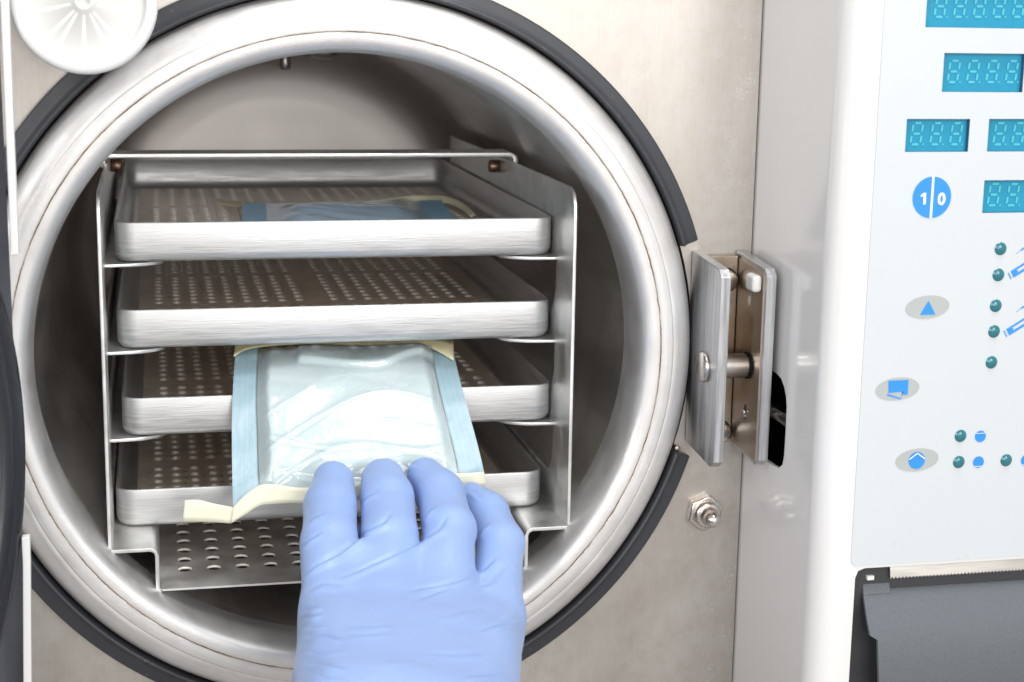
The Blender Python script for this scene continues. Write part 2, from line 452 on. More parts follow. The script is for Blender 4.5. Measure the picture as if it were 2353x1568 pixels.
def thicken(G, thick):
    n, w, _ = G.shape
    du = np.gradient(G, axis=0); dv = np.gradient(G, axis=1); nn = np.cross(du, dv)
    nn /= np.linalg.norm(nn, axis=2, keepdims=True)+1e-12
    if nn[..., 2].mean() < 0: nn = -nn
    V = np.concatenate([(G+nn*thick/2).reshape(-1, 3), (G-nn*thick/2).reshape(-1, 3)])
    m_ = n*w; F = []
    for i in range(n-1):
        for j in range(w-1):
            a = i*w+j; q = (a, a+1, a+w+1, a+w); F += [q, tuple(x+m_ for x in reversed(q))]
    for i in range(n-1):
        for j in (0, w-1):
            a = i*w+j; F.append((a, a+w, a+w+m_, a+m_))
    for j in range(w-1):
        for i in (0, n-1):
            a = i*w+j; F.append((a, a+1, a+1+m_, a+m_))
    return V, F

# ------------------------------------------------------------ autoclave
auto = root('autoclave', 'stainless steel autoclave with open round chamber, white control side and dark door', 'autoclave', (0, 0, -.165))
# front steel panel with the round opening
v, f = plate([(-.32, -.30), (.1815, -.30), (.1815, .30), (-.32, .30)], [circ(0, 0, .1552, 128)], .002, lambda a, b, d: (a, d, b))
obj('front_panel', v, f, 'panel', auto)
# rim: bead blasted ring that swells out of the panel
rim = [(.1528, .012), (.1530, -.002), (.1524, -.0055), (.1508, -.0088), (.1482, -.0112), (.1450, -.0124), (.1432, -.01255),
       (.1427, -.01252), (.1422, -.0127), (.1396, -.0128), (.1374, -.01265), (.1370, -.0125), (.1366, -.01255), (.1345, -.0124),
       (.1325, -.0119), (.1309, -.0108), (.1297, -.0088), (.1289, -.0055), (.1285, -.0010), (.1284, .0050), (.1288, .0110), (.1297, .0200)]
def smooth_prof(P, sub=3):
    P = np.array(P); out = []
    for i in range(len(P)-1):
        p0, p1, p2, p3 = P[max(i-1, 0)], P[i], P[i+1], P[min(i+2, len(P)-1)]
        for k in range(sub):
            t = k/sub; out.append(.5*((2*p1)+(p2-p0)*t+(2*p0-5*p1+4*p2-p3)*t*t+(3*p1-p0-3*p2+p3)*t**3))
    out.append(P[-1]); return [tuple(x) for x in out]
v, f = lathe(smooth_prof(rim), 'Y', (0, 0, 0), 256)
obj('chamber_rim', v, f, 'rim', auto, True, origin=(0, 0, 0))
DEP = .345
v, f = lathe([(.1297, .020), (.1300, .03), (.1300, .1), (.1300, .2), (.1300, DEP-.046)], 'Y', (0, 0, 0), 160)
obj('chamber_wall', v, f, 'chamber', auto, True)
v, f = lathe(smooth_prof([(.1300, DEP-.046), (.1296, DEP-.036), (.1278, DEP-.025), (.1235, DEP-.0145), (.1160, DEP-.0065), (.1060, DEP-.0020), (.094, DEP-.0003)])+[(.09, DEP), (.04, DEP), (1e-5, DEP)], 'Y', (0, 0, 0), 160)
obj('chamber_back', v, f, 'backplate', auto, True)
for q_, w_m in (('chamber', .95), ('rack', .92)): M[q_].node_tree.nodes['Principled BSDF'].inputs['Metallic'].default_value = w_m
M['floor'].node_tree.nodes['Principled BSDF'].inputs['Metallic'].default_value = .30
M['alu'].node_tree.nodes['Principled BSDF'].inputs['Metallic'].default_value = .85
# little fittings hanging from the chamber roof
P = at(655, 148, Y=.30)
v, f = lathe([(1e-5, P[2]-.003), (.0026, P[2]-.003), (.0033, P[2]-.002), (.0033, .124), (1e-5, .124)], 'Z', (P[0], .30, 0), 20)
obj('roof_fitting', v, f, 'pin', auto, True)
P = at(746, 129.5, Y=.27)
v, f = lathe([(1e-5, P[2]-.002), (.003, P[2]-.002), (.0062, P[2]-.0005), (.0078, P[2]+.0015), (.0078, .127), (1e-5, .127)], 'Z', (P[0], .27, 0), 24)
obj('roof_fitting', v, f, 'pin', auto, True)
# black trim round the rim, open at the bracket
trim = [(.1622, -.0008), (.1624, -.0048), (.1618, -.0056), (.1580, -.0062), (.1566, -.0068), (.1558, -.0082), (.1548, -.0086), (.1540, -.0078), (.1537, -.0055), (.1537, -.0008)]
v, f = lathe(trim, 'Y', (0, 0, 0), 220, math.radians(17.6), math.radians(360-17.6), True)
o = obj('rubber_trim', v, f, 'rubber', auto, True); bevel(o, .0004, 1, 40)
# dark seam behind the panel edge, and the small clip at the trim's lower end
v, f = box(.1806, .1828, .0022, .03, -.30, .30); obj('panel_backing', v, f, 'black', auto)
v, f = cyl('Y', (*at(1557, 1032, Y=-.004)[[0]], 0, at(1557, 1032, Y=-.004)[2]), .0014, -.004, 0, 16); obj('screw', v, f, 'bracket_in', auto, True)
# dark filler ring in the gap between rim and panel
v, f = lathe([(.1527, .004), (.158, .0035)], 'Y', (0, 0, 0), 128); obj('gap_ring', v, f, 'black', auto)

# door bracket: U of brushed aluminium on the panel
def bplate(name, x0, x1, mt, zt, zb):
    ch = .0030
    P = [(-.0008, zb+.001), (-.0345, zb-.0018), (-.0392, zb+ch-.0018), (-.0392, zt-ch-.0015), (-.0360, zt-.0015), (-.0008, zt+.0012)]
    v, f = plate(P, [], x1-x0, lambda a, b, d: (x0+d, a, b))
    o = obj(name, v, f, mt, auto); bevel(o, .00025, 1, 25); o.modifiers.remove(o.modifiers['wn'])
    for p in o.data.polygons: p.use_smooth = False
    return o
bplate('bracket_arm', .1537, .1582, 'bracket', .0425, -.0440)
ra = bplate('bracket_arm', .1742, .1786, 'bracket', .0425, -.0440)
# stained inner lining of the far arm
P = [(-.0065, -.0425), (-.0370, -.0435), (-.0370, .0385), (-.0065, .0410)]
v, f = plate(P, [circ(-.0215, .0262, .0022, 16, .0040), circ(-.0225, -.0250, .0020, 16, .0036)], .0007, lambda a, b, d: (.1742-.0007+d, a, b))
bl = obj('bracket_lining', v, f, 'bracket_in', auto)
v, f = box(.1583, .1734, -.0060, -.0010, -.0430, .0420)
bw = obj('bracket_web', v, f, 'bracket_in', auto); bevel(bw, .0004, 1)
v, f = plate(rrect(.1600, .1690, -.024, .020, .004), [], .003, lambda a, b, d: (a, -.0090+d, b)); o = obj('inner_plate', v, f, 'bracket_in', auto); bevel(o, .0006)
for px_, py_ in ((1688, 645), (1672, 993)):
    bx, _, z = at(px_, py_, Y=-.008); bx = float(bx)-.0035; z = float(z)
    v, f = lathe([(1e-5, -.0100), (.0040, -.0100), (.0047, -.0094), (.0047, -.0055)], 'Y', (bx, 0, z), 24); b1 = obj('bolt', v, f, 'nut', auto, True, origin=(bx, -.006, z))
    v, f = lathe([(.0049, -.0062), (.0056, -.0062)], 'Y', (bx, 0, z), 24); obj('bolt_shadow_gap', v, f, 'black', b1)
v, f = lathe([(.0026, -.036), (.0062, -.036), (.0062, -.030), (.0026, -.030)], 'Y', (.1735, 0, .0335), 4, PI/4, PI/4+2*PI, True)
v, f = box(.1690, .1734, -.0365, -.0265, .0305, .0380); o = obj('rubber_buffer', v, f, 'cap_plastic', auto); bevel(o, .0018, 3)
PC = at(1620, 840, X=.1537); PY, PZ = PC[1], PC[2]-.0006
v, f = lathe([(1e-5, .1516), (.0060, .1516), (.0068, .1523), (.0068, .1537), (.0046, .1537), (.0046, .1585)], 'X', (0, PY, PZ), 40); hp = obj('hinge_pin', v, f, 'pin', auto, True, origin=(.16, PY, PZ))
v, f = lathe([(.0054, .1582), (.0054, .1722), (.0050, .1728), (.0050, .1736)], 'X', (0, PY, PZ), 40); obj('pin_shaft', v, f, 'pin', hp, True)
v, f = lathe([(.0058, .1724), (.0058, .1734), (.0052, .1734)], 'X', (0, PY, PZ), 40); obj('pin_collar', v, f, 'black', hp, True)
v, f = cyl('X', (0, -.0225, -.0250), .0012, .1722, .1738, 12, .0003); obj('set_screw', v, f, 'nut', auto, True)

# locating stud right below the bracket
SX, SZ = .1640, -.0770
st = obj('stud_nut', *join(lathe([(1e-5, -.0030), (.0074, -.0046), (.0087, -.0040), (.0087, -.0002)], 'Y', (SX, 0, SZ), 6, .35, .35+2*PI)), 'nut', auto)
bevel(st, .0005, 2)
v, f = lathe([(.0040, -.0075), (.0052, -.0075), (.0060, -.0066), (.0060, -.0035)], 'Y', (SX, 0, SZ), 40); obj('collar', v, f, 'nut', st, True)
v, f = lathe([(1e-5, -.0168), (.0014, -.0166), (.0028, -.0156), (.0035, -.0140), (.0037, -.0120), (.0037, -.0095), (.0041, -.0090), (.0041, -.0074)], 'Y', (SX, 0, SZ), 40); obj('dome_pin', v, f, 'nut', st, True)

# ------------------------------------------------------------ control side
XS, YF = .1822, -.090; RC = .012
slot = [(-.022, -.0050), (-.0350, -.0050), (-.0406, -.0061), (-.0445, -.0090), (-.0470, -.0125), (-.0483, -.0170), (-.0485, -.0260), (-.0482, -.0380), (-.0470, -.0425), (-.0432, -.0452), (-.0350, -.0460), (-.022, -.0460)]
v, f = plate([(.03, -.30), (.03, .30), (YF+RC, .30), (YF+RC, -.30)], [slot], .0016, lambda a, b, d: (XS+d, a, b))
hs = join((v, f))
arc = [(XS+RC-RC*math.cos(t), YF+RC-RC*math.sin(t)) for t in np.linspace(0, PI/2, 17)]
V = []; F = []
for z in (-.30, .30): V += [(a, b, z) for a, b in arc]
for i in range(16): F.append((i, i+1, i+18, i+17))
# window cut-outs for the displays and the printer bay
def pz(px, py, Y=YF):
    q = at(px, py, Y=Y); return q[0], q[2]
def rect_px(tl, br):
    x0, z1 = pz(*tl); x1, z0 = pz(*br); return (x0, x1, z0, z1)
wins = [rect_px((2131, -30), (2470, 68)), rect_px((2169, 122), (2348, 212.5)), rect_px((2083, 273.5), (2223, 349)), rect_px((2272, 273.5), (2440, 348)), rect_px((2261, 414.5), (2440, 487.5))]
bay = (pz(1966, 1310)[0], .40, -.24, pz(1972, 1307)[1])
def rloop(r): return [(r[0], r[2]), (r[1], r[2]), (r[1], r[3]), (r[0], r[3])]
bayloop = [(bay[0], bay[2]), (bay[1], bay[2]), (bay[1], bay[3]), (bay[0]+.004, bay[3]), (bay[0]+.0012, bay[3]-.0010), (bay[0], bay[3]-.004)]
v2, f2 = plate([(XS+RC, -.30), (.45, -.30), (.45, .30), (XS+RC, .30)], [rloop(w) for w in wins]+[bayloop], .0040, lambda a, b, d: (a, YF+d, b))
v, f = join(hs, (V, F), (v2, f2))
ho = obj('control_housing', v, f, 'housing', auto, False)
for p in ho.data.polygons: p.use_smooth = False
me = ho.data
for p in me.polygons:
    if abs(p.normal.x) < .995 and abs(p.normal.y) < .995 and abs(p.normal.z) < .3: p.use_smooth = True
# slot interior
v, f = join(box(.1842, .2000, -.0700, .0000, -.070, .010))
bi = obj('slot_interior', v, [q for q in f if True][1:], 'black', auto)
bi.data.polygons[0].use_smooth = False
v, f = cyl('Y', (.1885, 0, -.0258), .0032, -.068, -.002, 24); obj('latch_rod', v, f, 'pin', auto, True)
v, f = cyl('Y', (.1880, 0, -.0325), .0020, -.066, -.042, 6); obj('latch_nut', v, f, 'pin', auto)
# membrane with the printed controls
mx0 = pz(1993, 650, YF)[0]; mz0 = pz(1970, 1301)[1]
rad = .0035
mem_out = [(mx0+rad, mz0), (.44, mz0), (.44, .29), (mx0, .29)]+[(mx0+rad-rad*math.cos(t), mz0+rad-rad*math.sin(t)) for t in np.linspace(0, PI/2, 7)]
v, f = plate(mem_out, [rloop(w) for w in wins], .0003, lambda a, b, d: (a, YF-.0004+d, b))
obj('membrane_panel', v, f, 'membrane', auto)
YM = YF-.0004
SEG = {'a': ((.12, 1), (.88, 1)), 'g': ((.12, .5), (.88, .5)), 'd': ((.12, 0), (.88, 0)), 'f': ((0, .58), (0, .94)), 'b': ((1, .58), (1, .94)), 'e': ((0, .06), (0, .42)), 'c': ((1, .06), (1, .42))}
def digit8(x, z, w, h, y, sl=.10):
    V, F = [], []; t = w*.11
    for k, ((a, b), (c, d)) in SEG.items():
        p, q = np.array([a*w, b*h]), np.array([c*w, d*h]); u = (q-p)/np.linalg.norm(q-p); n_ = np.array([-u[1], u[0]])
        pts = [p, p+u*t+n_*t, q-u*t+n_*t, q, q-u*t-n_*t, p+u*t-n_*t]; i0 = len(V)
        V += [(x+g[0]+sl*g[1], y, z+g[1]) for g in pts]; F.append(tuple(range(i0, i0+6)))
    i0 = len(V); r = w*.10
    V += [(x+w*1.32+r*math.cos(q), y, z+r*math.sin(q)) for q in np.linspace(0, 2*PI, 9)[:-1]]; F.append(tuple(range(i0, i0+8)))
    return V, F
digs = [[(2160, 40, i*45.0, 5) for i in range(7)], [(2190, 190, i*44.5, 4) for i in range(4)], [(2105, 333, i*45.2, 3) for i in range(3)], [(2295, 333, i*43.5, 4) for i in range(4)], [(2282, 473, i*43.5, 4) for i in range(4)]]
for w, ds in zip(wins, digs):
    yb = YF+.0020
    v, f = plate(rloop((w[0]-.001, w[1]+.001, w[2]-.001, w[3]+.001)), [], .0006, lambda a, b, d: (a, yb+d, b))
    dis = obj('display', v, f, 'teal', auto)
    # recess walls
    V = []; F = []
    lp = rloop((w[0]+.00005, w[1]-.00005, w[2]+.00005, w[3]-.00005))
    for y in (YF-.0002, yb): V += [(a, y, b) for a, b in lp]
    F = [(i, (i+1) % 4, (i+1) % 4+4, i+4) for i in range(4)]
    obj('recess_wall', V, F, 'teal_wall', dis)
    parts = []
    for (cx, by, dx, n) in ds:
        x, z = pz(cx+dx-14.5, by-1, yb); hgt = pz(cx, by-49, yb)[1]-pz(cx, by, yb)[1]
        wd = pz(cx+22, by, yb)[0]-pz(cx, by, yb)[0]
        if x+wd*1.02 < w[1]: parts.append(digit8(x+wd*.02, z, wd, hgt, yb-.0003))
    v, f = join(*parts); obj('digits', v, f, 'digit', dis)
def flat(poly, dy=.00015):
    """printed mark: polygon in (x, z) on the membrane"""
    V = [(a, YM-dy, b) for a, b in poly]; return V, [tuple(range(len(V)))]
def pxpoly(pts): return [pz(x, y, YM) for x, y in pts]
# round 1|0 button
cx, cz = pz(2141, 454, YM); R = abs(pz(2141, 406, YM)[1]-cz)
btn = obj('power_button', *flat(circ(cx, cz, R, 48)), 'blue', auto, origin=(cx, YM, cz))
v, f = flat([(cx-.0005, cz-R), (cx+.0005, cz-R), (cx+.0005, cz+R), (cx-.0005, cz+R)], .0003)
obj('divider', v, f, 'white_print', btn)
def text_mesh(s, x, z, h, bold=.0):
    cu = bpy.data.curves.new('t', 'FONT'); cu.body = s; cu.size = h*1.40; cu.offset = bold; cu.align_x = 'CENTER'
    to = bpy.data.objects.new('t', cu); C.objects.link(to)
    me = bpy.data.meshes.new_from_object(to.evaluated_get(bpy.context.evaluated_depsgraph_get()))
    V = [(x+q.co.x, YM-.0003, z+q.co.y) for q in me.vertices]; F = [tuple(p.vertices) for p in me.polygons]
    bpy.data.objects.remove(to); bpy.data.meshes.remove(me); return V, F
x, z = pz(2162, 470, YM); v, f = text_mesh('0', x, z, .0046, .00025); obj('numeral', v, f, 'white_print', btn)
obj('numeral', *flat(pxpoly([(2120.5, 470), (2126.5, 470), (2127.5, 443), (2122.5, 443), (2115, 449), (2114.7, 453), (2121.2, 450.5)]), .0003), 'white_print', btn)
# oval keys
def oval(px_, py_, rx, ry, tilt=4):
    x, z = pz(px_, py_, YM); a = abs(pz(px_+rx, py_, YM)[0]-x); b = abs(pz(px_, py_-ry, YM)[1]-z)
    P = []
    for i in range(40):
        t = 2*PI*i/40; u, w = a*math.cos(t), b*math.sin(t); q = math.radians(tilt)
        P.append((x+u*math.cos(q)-w*math.sin(q), z+u*math.sin(q)+w*math.cos(q)))
    return obj('oval_key', *flat(P), 'grey_print', auto, origin=(x, YM, z))
k1 = oval(2131, 706, 50, 26.5)
obj('triangle_mark', *flat(pxpoly([(2113, 724), (2149, 723), (2133, 691)]), .0003), 'blue', k1)
k2 = oval(2062, 894, 50, 26)
v, f = join(flat(pxpoly([(2041, 875), (2087, 873), (2085, 907), (2074, 907), (2072, 900), (2041, 903)]), .0003), flat(pxpoly([(2039, 905), (2070, 915), (2072, 900), (2075, 900), (2069, 918), (2037, 909)]), .0003))
obj('sheet_mark', v, f, 'blue', k2)
k3 = oval(2107, 1057, 49, 26)
x, z = pz(2106, 1058, YM); r_ = .0036
v, f = flat(circ(x, z, r_, 32), .0003); b3 = obj('drop_mark', v, f, 'blue', k3)
def bar(p, q, w):
    p, q = np.array(p), np.array(q); u = (q-p)/np.linalg.norm(q-p); n_ = np.array([-u[1], u[0]])*w/2
    return [tuple(p+n_), tuple(p-n_), tuple(q-n_), tuple(q+n_)]
v, f = join(flat(bar((x-r_*.95, z+.0006), (x, z+r_*.86), .00045), .0005), flat(bar((x, z+r_*.86), (x+r_*.95, z+.0006), .00045), .0005))
obj('chevron_mark', v, f, 'white_print', k3)
# indicator lamps (unlit) and the dots beside them
for px_, py_ in ((2299, 572), (2294, 632), (2288, 703), (2284, 762), (2278, 833), (2207, 1002), (2203, 1062), (2312, 1058)):
    x, z = pz(px_, py_, YM); r_ = .00262
    v, f = lathe([(1e-5, YM-.0011), (r_*.45, YM-.0010), (r_*.8, YM-.0006), (r_, YM-.0001)], 'Y', (x, 0, z), 28)
    obj('indicator_lamp', v, f, 'led', auto, True, origin=(x, YM, z))
for px_, py_, up in ((2252.5, 1003, 1), (2248, 1062, -1), (2358, 1058, -1)):
    x, z = pz(px_, py_, YM); r_ = .00245
    d_ = obj('blue_dot', *flat(circ(x, z, r_, 28)), 'blue', auto, origin=(x, YM, z))
    zz = z+up*r_*(.55 if up > 0 else .72); hw = math.sqrt(max(r_*r_-(zz-z)**2, 0))
    obj('level_line', *flat(bar((x-hw, zz), (x+hw, zz), .00022), .0003), 'white_print', d_)
# instrument pictures at the right edge
for py_ in (572, 706):
    a, b, c_ = pz(2334, py_+12, YM), pz(2346, py_+3, YM), pz(2420, py_-46, YM)
    v, f = join(flat(bar(a, b, .00018)), flat(bar(b, c_, .0007))); obj('needle_mark', v, f, 'blue', auto)
for py_, px_ in ((642, 2322), (775, 2312)):
    P0 = np.array(pz(px_, py_, YM)); u = np.array([math.cos(.53), math.sin(.53)]); n_ = np.array([-u[1], u[0]])
    def q(a, b): return tuple(P0+u*a+n_*b)
    w = .0030
    v, f = join(flat([q(.0014, -.0001), q(.026, -.0001), q(.026, w*.30), q(.0014, w*.30)]), flat([q(.0014, w*.72), q(.026, w*.72), q(.026, w), q(.0014, w)]),
                flat([q(.0014, w*.30), q(.0034, w*.30), q(.0046, w*.5), q(.0034, w*.72), q(.0014, w*.72)]), flat([q(0, 0), q(.0005, 0), q(.0005, w), q(0, w)]))
    obj('wrapped_tool_mark', v, f, 'blue', auto)

# printer in its bay
v, f = box(bay[0]-.0001, .42, YF+.0041, -.040, bay[2], bay[3]+.002)
pb = obj('printer_bay', v, [q for i, q in enumerate(f) if i != 4], 'printer_dark', auto)
tx0 = pz(2046, 1318, -.088)[0]
zt0, zb0 = pz(2046, 1304, -.0885)[1], pz(2046, 1331, -.0885)[1]
top = [(tx0, zt0), (.40, zt0)]; teeth = []
x = tx0; i = 0; tp = .00078
while x < .40:
    teeth.append((x, zb0+(.0008 if i % 2 else 0))); x += tp; i += 1
teeth.append((.40, zb0))
V = [(a, -.0885+.004*max(0, (zt0-b))/(zt0-zb0)*0, b) for a, b in ([(tx0, zt0), (.40, zt0)]+teeth[::-1])]
v, f = plate([(tx0, zt0), (.40, zt0)]+teeth[::-1], [], .0006, lambda a, b, d: (a, -.0885+d-.0012*(b-zb0)/(zt0-zb0)*(-1), b))
o = obj('tear_bar', v, f, 'tear', auto)
v, f = box(tx0+.0004, .40, -.0862, -.0858, zt0-.0010, zb0-.0002); 
# curved cover
zc = pz(2060, 1343, -.084)[1]
prof = [(-.0800, zc-.0006), (-.0830, zc), (-.0865, zc-.0012), (-.0905, zc-.0050), (-.0945, zc-.0110), (-.0975, zc-.0185), (-.0993, zc-.0270), (-.1000, zc-.0370), (-.0995, zc-.0480), (-.0975, zc-.0600), (-.0940, zc-.0720), (-.090, zc-.082), (-.080, zc-.09)]
pp = smooth_prof(prof, 4)
cx0 = pz(2018, 1500, -.0985)[0]; cx1 = .40
def cover_y(z):
    a = np.array(pp); i = np.argsort(a[:, 1]); return float(np.interp(z, a[i, 1], a[i, 0]))
tabl = [(1340, 1982), (1372, 1985), (1420, 1992), (1463, 2000), (1463.5, 2017), (1568, 2020), (1800, 2026)]
def edge_x(y, z):      # left edge of the cover: a slanted ear at the top, then straight
    X = .2
    for _ in range(6):
        d = np.array([X, y, z])-CAM; w = d@FW; px_ = W_/2+FPX*(d@RT)/w; py_ = H_/2-FPX*(d@UP)/w
        X += (np.interp(py_, [q[0] for q in tabl], [q[1] for q in tabl])-px_)*w/FPX
    return float(X)
prows = []
zstep = pz(2000, 1463.2, -.0990)[1]
for (a, b), (c_, d_) in zip(pp[:-1], pp[1:]):
    prows.append((a, b))
    if b > zstep > d_:
        for zz in (zstep+.00005, zstep-.00015): prows.append((a+(c_-a)*(b-zz)/(b-d_), zz))
prows.append(pp[-1])
V = []; F = []; n = len(prows)
for k_, off in ((0, 0), (1, .0016)):      # outer skin and its inner side
    for a, b in prows: V += [(edge_x(a, b), a+off, b), (.40, a+off, b)]
for i in range(n-1):
    F += [(2*i, 2*i+1, 2*i+3, 2*i+2), (2*n+2*i, 2*n+2*i+2, 2*n+2*i+3, 2*n+2*i+1), (2*i, 2*i+2, 2*n+2*i+2, 2*n+2*i)]
pc = obj('printer_cover', V, F, 'printer', auto, True)
em = pc.modifiers.new('split', 'EDGE_SPLIT'); em.split_angle = math.radians(40)
ez1 = pz(2015, 1331, -.0850)[1]; ez0 = pz(2015, 1372, -.0905)[1]; ey = cover_y(ez0)-.0002
V = [(edge_x(-.0850, ez1), -.0850, ez1), (pz(2043, 1330, -.0850)[0], -.0850, ez1), (pz(2048, 1372, ey)[0], ey, ez0), (edge_x(ey, ez0), ey, ez0)]
V += [(a, b+.004, c_) for a, b, c_ in V]
o = obj('cover_ear', V, [(0, 1, 2, 3), (7, 6, 5, 4), (0, 4, 5, 1), (1, 5, 6, 2), (2, 6, 7, 3), (3, 7, 4, 0)], 'printer', auto); bevel(o, .0005, 2)
v, f = box(pz(1990, 1326, -.086)[0], pz(2005, 1326, -.086)[0], -.0875, -.084, pz(1990, 1331, -.086)[1], pz(1990, 1322, -.086)[1]); obj('ear_clip', v, f, 'paper', auto)
v, f = box(bay[0]+.0010, pz(2011, 1400, -.075)[0], -.080, -.074, -.24, zc-.010); o = obj('bay_guide', v, f, 'cap_plastic', auto)
v, f = box(bay[0]+.0004, bay[0]+.0030, -.078, -.070, -.24, zc-.040); o = obj('bay_rail', v, f, 'pin', auto)

# ------------------------------------------------------------ filter cap in front of the panel
FC = at(192, 3, Y=-.055); FX, FZ = FC[0], FC[2]; FR = .0264
fl = root('filter_cap', 'round white plastic air filter cap with radiating ribs at the top left', 'filter', (FX, -.03, FZ))
v, f = lathe([(1e-5, 0), (.014, 0), (.014, -.03)], 'Y', (FX, 0, FZ), 48); obj('stem', v, f, 'white_plastic', fl, True)
v, f = lathe([(.0138, -.0300), (.0225, -.0320), (.0255, -.0350), (.0263, -.040), (.0264, -.0530), (.0259, -.0548), (.0249, -.0556), (.0228, -.0556), (.0222, -.0552), (.0218, -.0545)], 'Y', (FX, 0, FZ), 96); obj('cap_body', v, f, 'white_plastic', fl, True)
v, f = lathe([(.0218, -.0545), (.0214, -.0540), (.020, -.0539), (.004, -.0537), (.0034, -.0545), (.0022, -.0545), (.0018, -.0538), (1e-5, -.0536)], 'Y', (FX, 0, FZ), 96)
ff = obj('cap_face', v, f, 'cap_plastic', fl, True)
parts = []
for i in range(15):
    a = 2*PI*i/15+.06+.09*math.sin(i*2.3); r0, r1 = .0048, .0206; w0, w1 = .0005, .0012
    ca, sa = math.cos(a), math.sin(a)
    q = lambda r, w, h: (FX+r*ca-w*sa, -.0537-(r-.004)/.016*.0002-h, FZ+r*sa+w*ca)
    V = [q(r0, -w0, 0), q(r0, 0, .00002), q(r0, w0, 0), q(r1, -w1, 0), q(r1, 0, .000025), q(r1, w1, 0)]
    parts.append((V, [(0, 1, 4, 3), (1, 2, 5, 4), (0, 2, 1), (3, 4, 5)]))
v, f = join(*parts); obj('ribs', v, f, 'cap_plastic', ff)

# ------------------------------------------------------------ open door at the far left
dn = np.array([.90, -.436, 0]); dd = np.array([-.436, -.90, 0])     # door face normal, direction away from its hinge
DR = .140
edge = at(60, 985, Y=-.050); dc = edge+dd*DR; dc[2] = edge[2]
def dlathe(prof, seg=128):
    V, F = lathe(prof, 'Y', (0, 0, 0), seg); a = np.array(V)
    return (dc+a[:, [0]]*dd+a[:, [2]]*np.array([0, 0, 1.])+a[:, [1]]*dn).tolist(), F
door = obj('door', *dlathe([(1e-5, -.0012), (.10, -.0012), (.112, -.0005), (.118, .0015), (.1185, .0015)], 128), 'door_steel', auto, True, label='swung open round door with a black gasket')
obj('door_gasket', *dlathe([(.1185, -.006), (.1190, .0025), (.1215, .0040), (.1245, .0042), (.1262, .0026), (.1275, .0005), (.1290, .0018), (.1325, .0026), (.1360, .0018), (.1385, -.0005), (.1398, -.0050), (.1400, -.0100), (.1390, -.022), (.13, -.024)]), 'door_black', door, True)
pl = lambda a, z, h: tuple(dc+a*dd+np.array([0, 0, z-dc[2]])+h*dn)
V = [pl(-.1385, -.30, -.0028), pl(.20, -.30, -.0028), pl(.20, .30, -.0028), pl(-.1385, .30, -.0028), pl(-.1385, -.30, -.008), pl(.20, -.30, -.008), pl(.20, .30, -.008), pl(-.1385, .30, -.008)]
obj('door_plate', V, [(0, 1, 2, 3), (7, 6, 5, 4), (0, 4, 5, 1), (1, 5, 6, 2), (2, 6, 7, 3), (3, 7, 4, 0)], 'door_grey', door)
def bar_px(pts, Y, thick):
    P = [at(*p, Y=Y) for p in pts]; V = [tuple(p) for p in P]+[(p[0], p[1]+thick, p[2]) for p in P]; n = len(P)
    return V, [tuple(range(n)), tuple(reversed(range(n, 2*n)))]+[(i, (i+1) % n, (i+1) % n+n, i+n) for i in range(n)]
o = obj('door_edge', *bar_px([(-3, -60), (16, -60), (20, 0), (43, 586), (22, 588), (24, 570), (0, 0)], -.062, .004), 'white_plastic', auto); bevel(o, .0004, 2)
o = obj('door_edge', *bar_px([(49, 1236), (68, 1234), (70, 1300), (73, 1700), (54, 1700), (52, 1300)], -.062, .004), 'white_plastic', auto); bevel(o, .0004, 2)

# ------------------------------------------------------------ rack
rack = root('tray_rack', 'aluminium rack with punched side panels holding four trays inside the chamber', 'rack', (0, .15, -.1012))
XI, XO, RL = .0995, .1011, .305
TABS = [.0375, -.0008, -.0398]
def side_panel(s):
    zb = -.0805
    outer = [(0, zb), (0, .058), (.0006, .0645), (.0030, .0688), (.0065, .0706), (.0105, .0714), (RL, .0714), (RL, zb)]
    holes = []
    for z in TABS:
        zt, zz = z-.0016, z-.0265
        pts = [(.0300, zt)]
        for t in np.linspace(0, PI/2, 8): pts.append((.0300+.016*(1-math.cos(t)), zz+.015-(.015)*math.sin(t)))
        pts += [(RL-.05, zz), (RL-.036, zz+.015), (RL-.034, zt)]
        holes.append(pts)
    v, f = plate(outer, holes, XO-XI, lambda a, b, d: (s*(XI+d), a, b))
    o = obj('side_panel', v, f, 'rack', rack); bevel(o, .00035, 2, 50)
    for z in TABS:
        V = []; P = [(XI+.0002, .0290), (XI-.0015, .0290), (XI-.006, .0295)]
        for t in np.linspace(0, PI/2, 9)[1:]: P.append((XI-.006-.019*math.sin(t), .0295+.014*(1-math.cos(t))))
        P += [(XI-.025, RL-.05), (XI-.012, RL-.036), (XI+.0002, RL-.034)]
        v, f = plate(P, [], .0015, lambda a, b, d: (s*a, b, z-d))
        bevel(obj('shelf_tab', v, f, 'rack', o), .0005, 2, 50)
    P = at(1145, 382, X=.099)
    v, f = lathe([(1e-5, .0938), (.0026, .0938), (.0033, .0945), (.0033, .0994), (1e-5, .0994)], 'X', (0, P[1] if s > 0 else .172, P[2]), 24)
    obj('stop_pin', [(s*a, b, c_) for a, b, c_ in v], f, 'copper', rack, True)
side_panel(1); side_panel(-1)
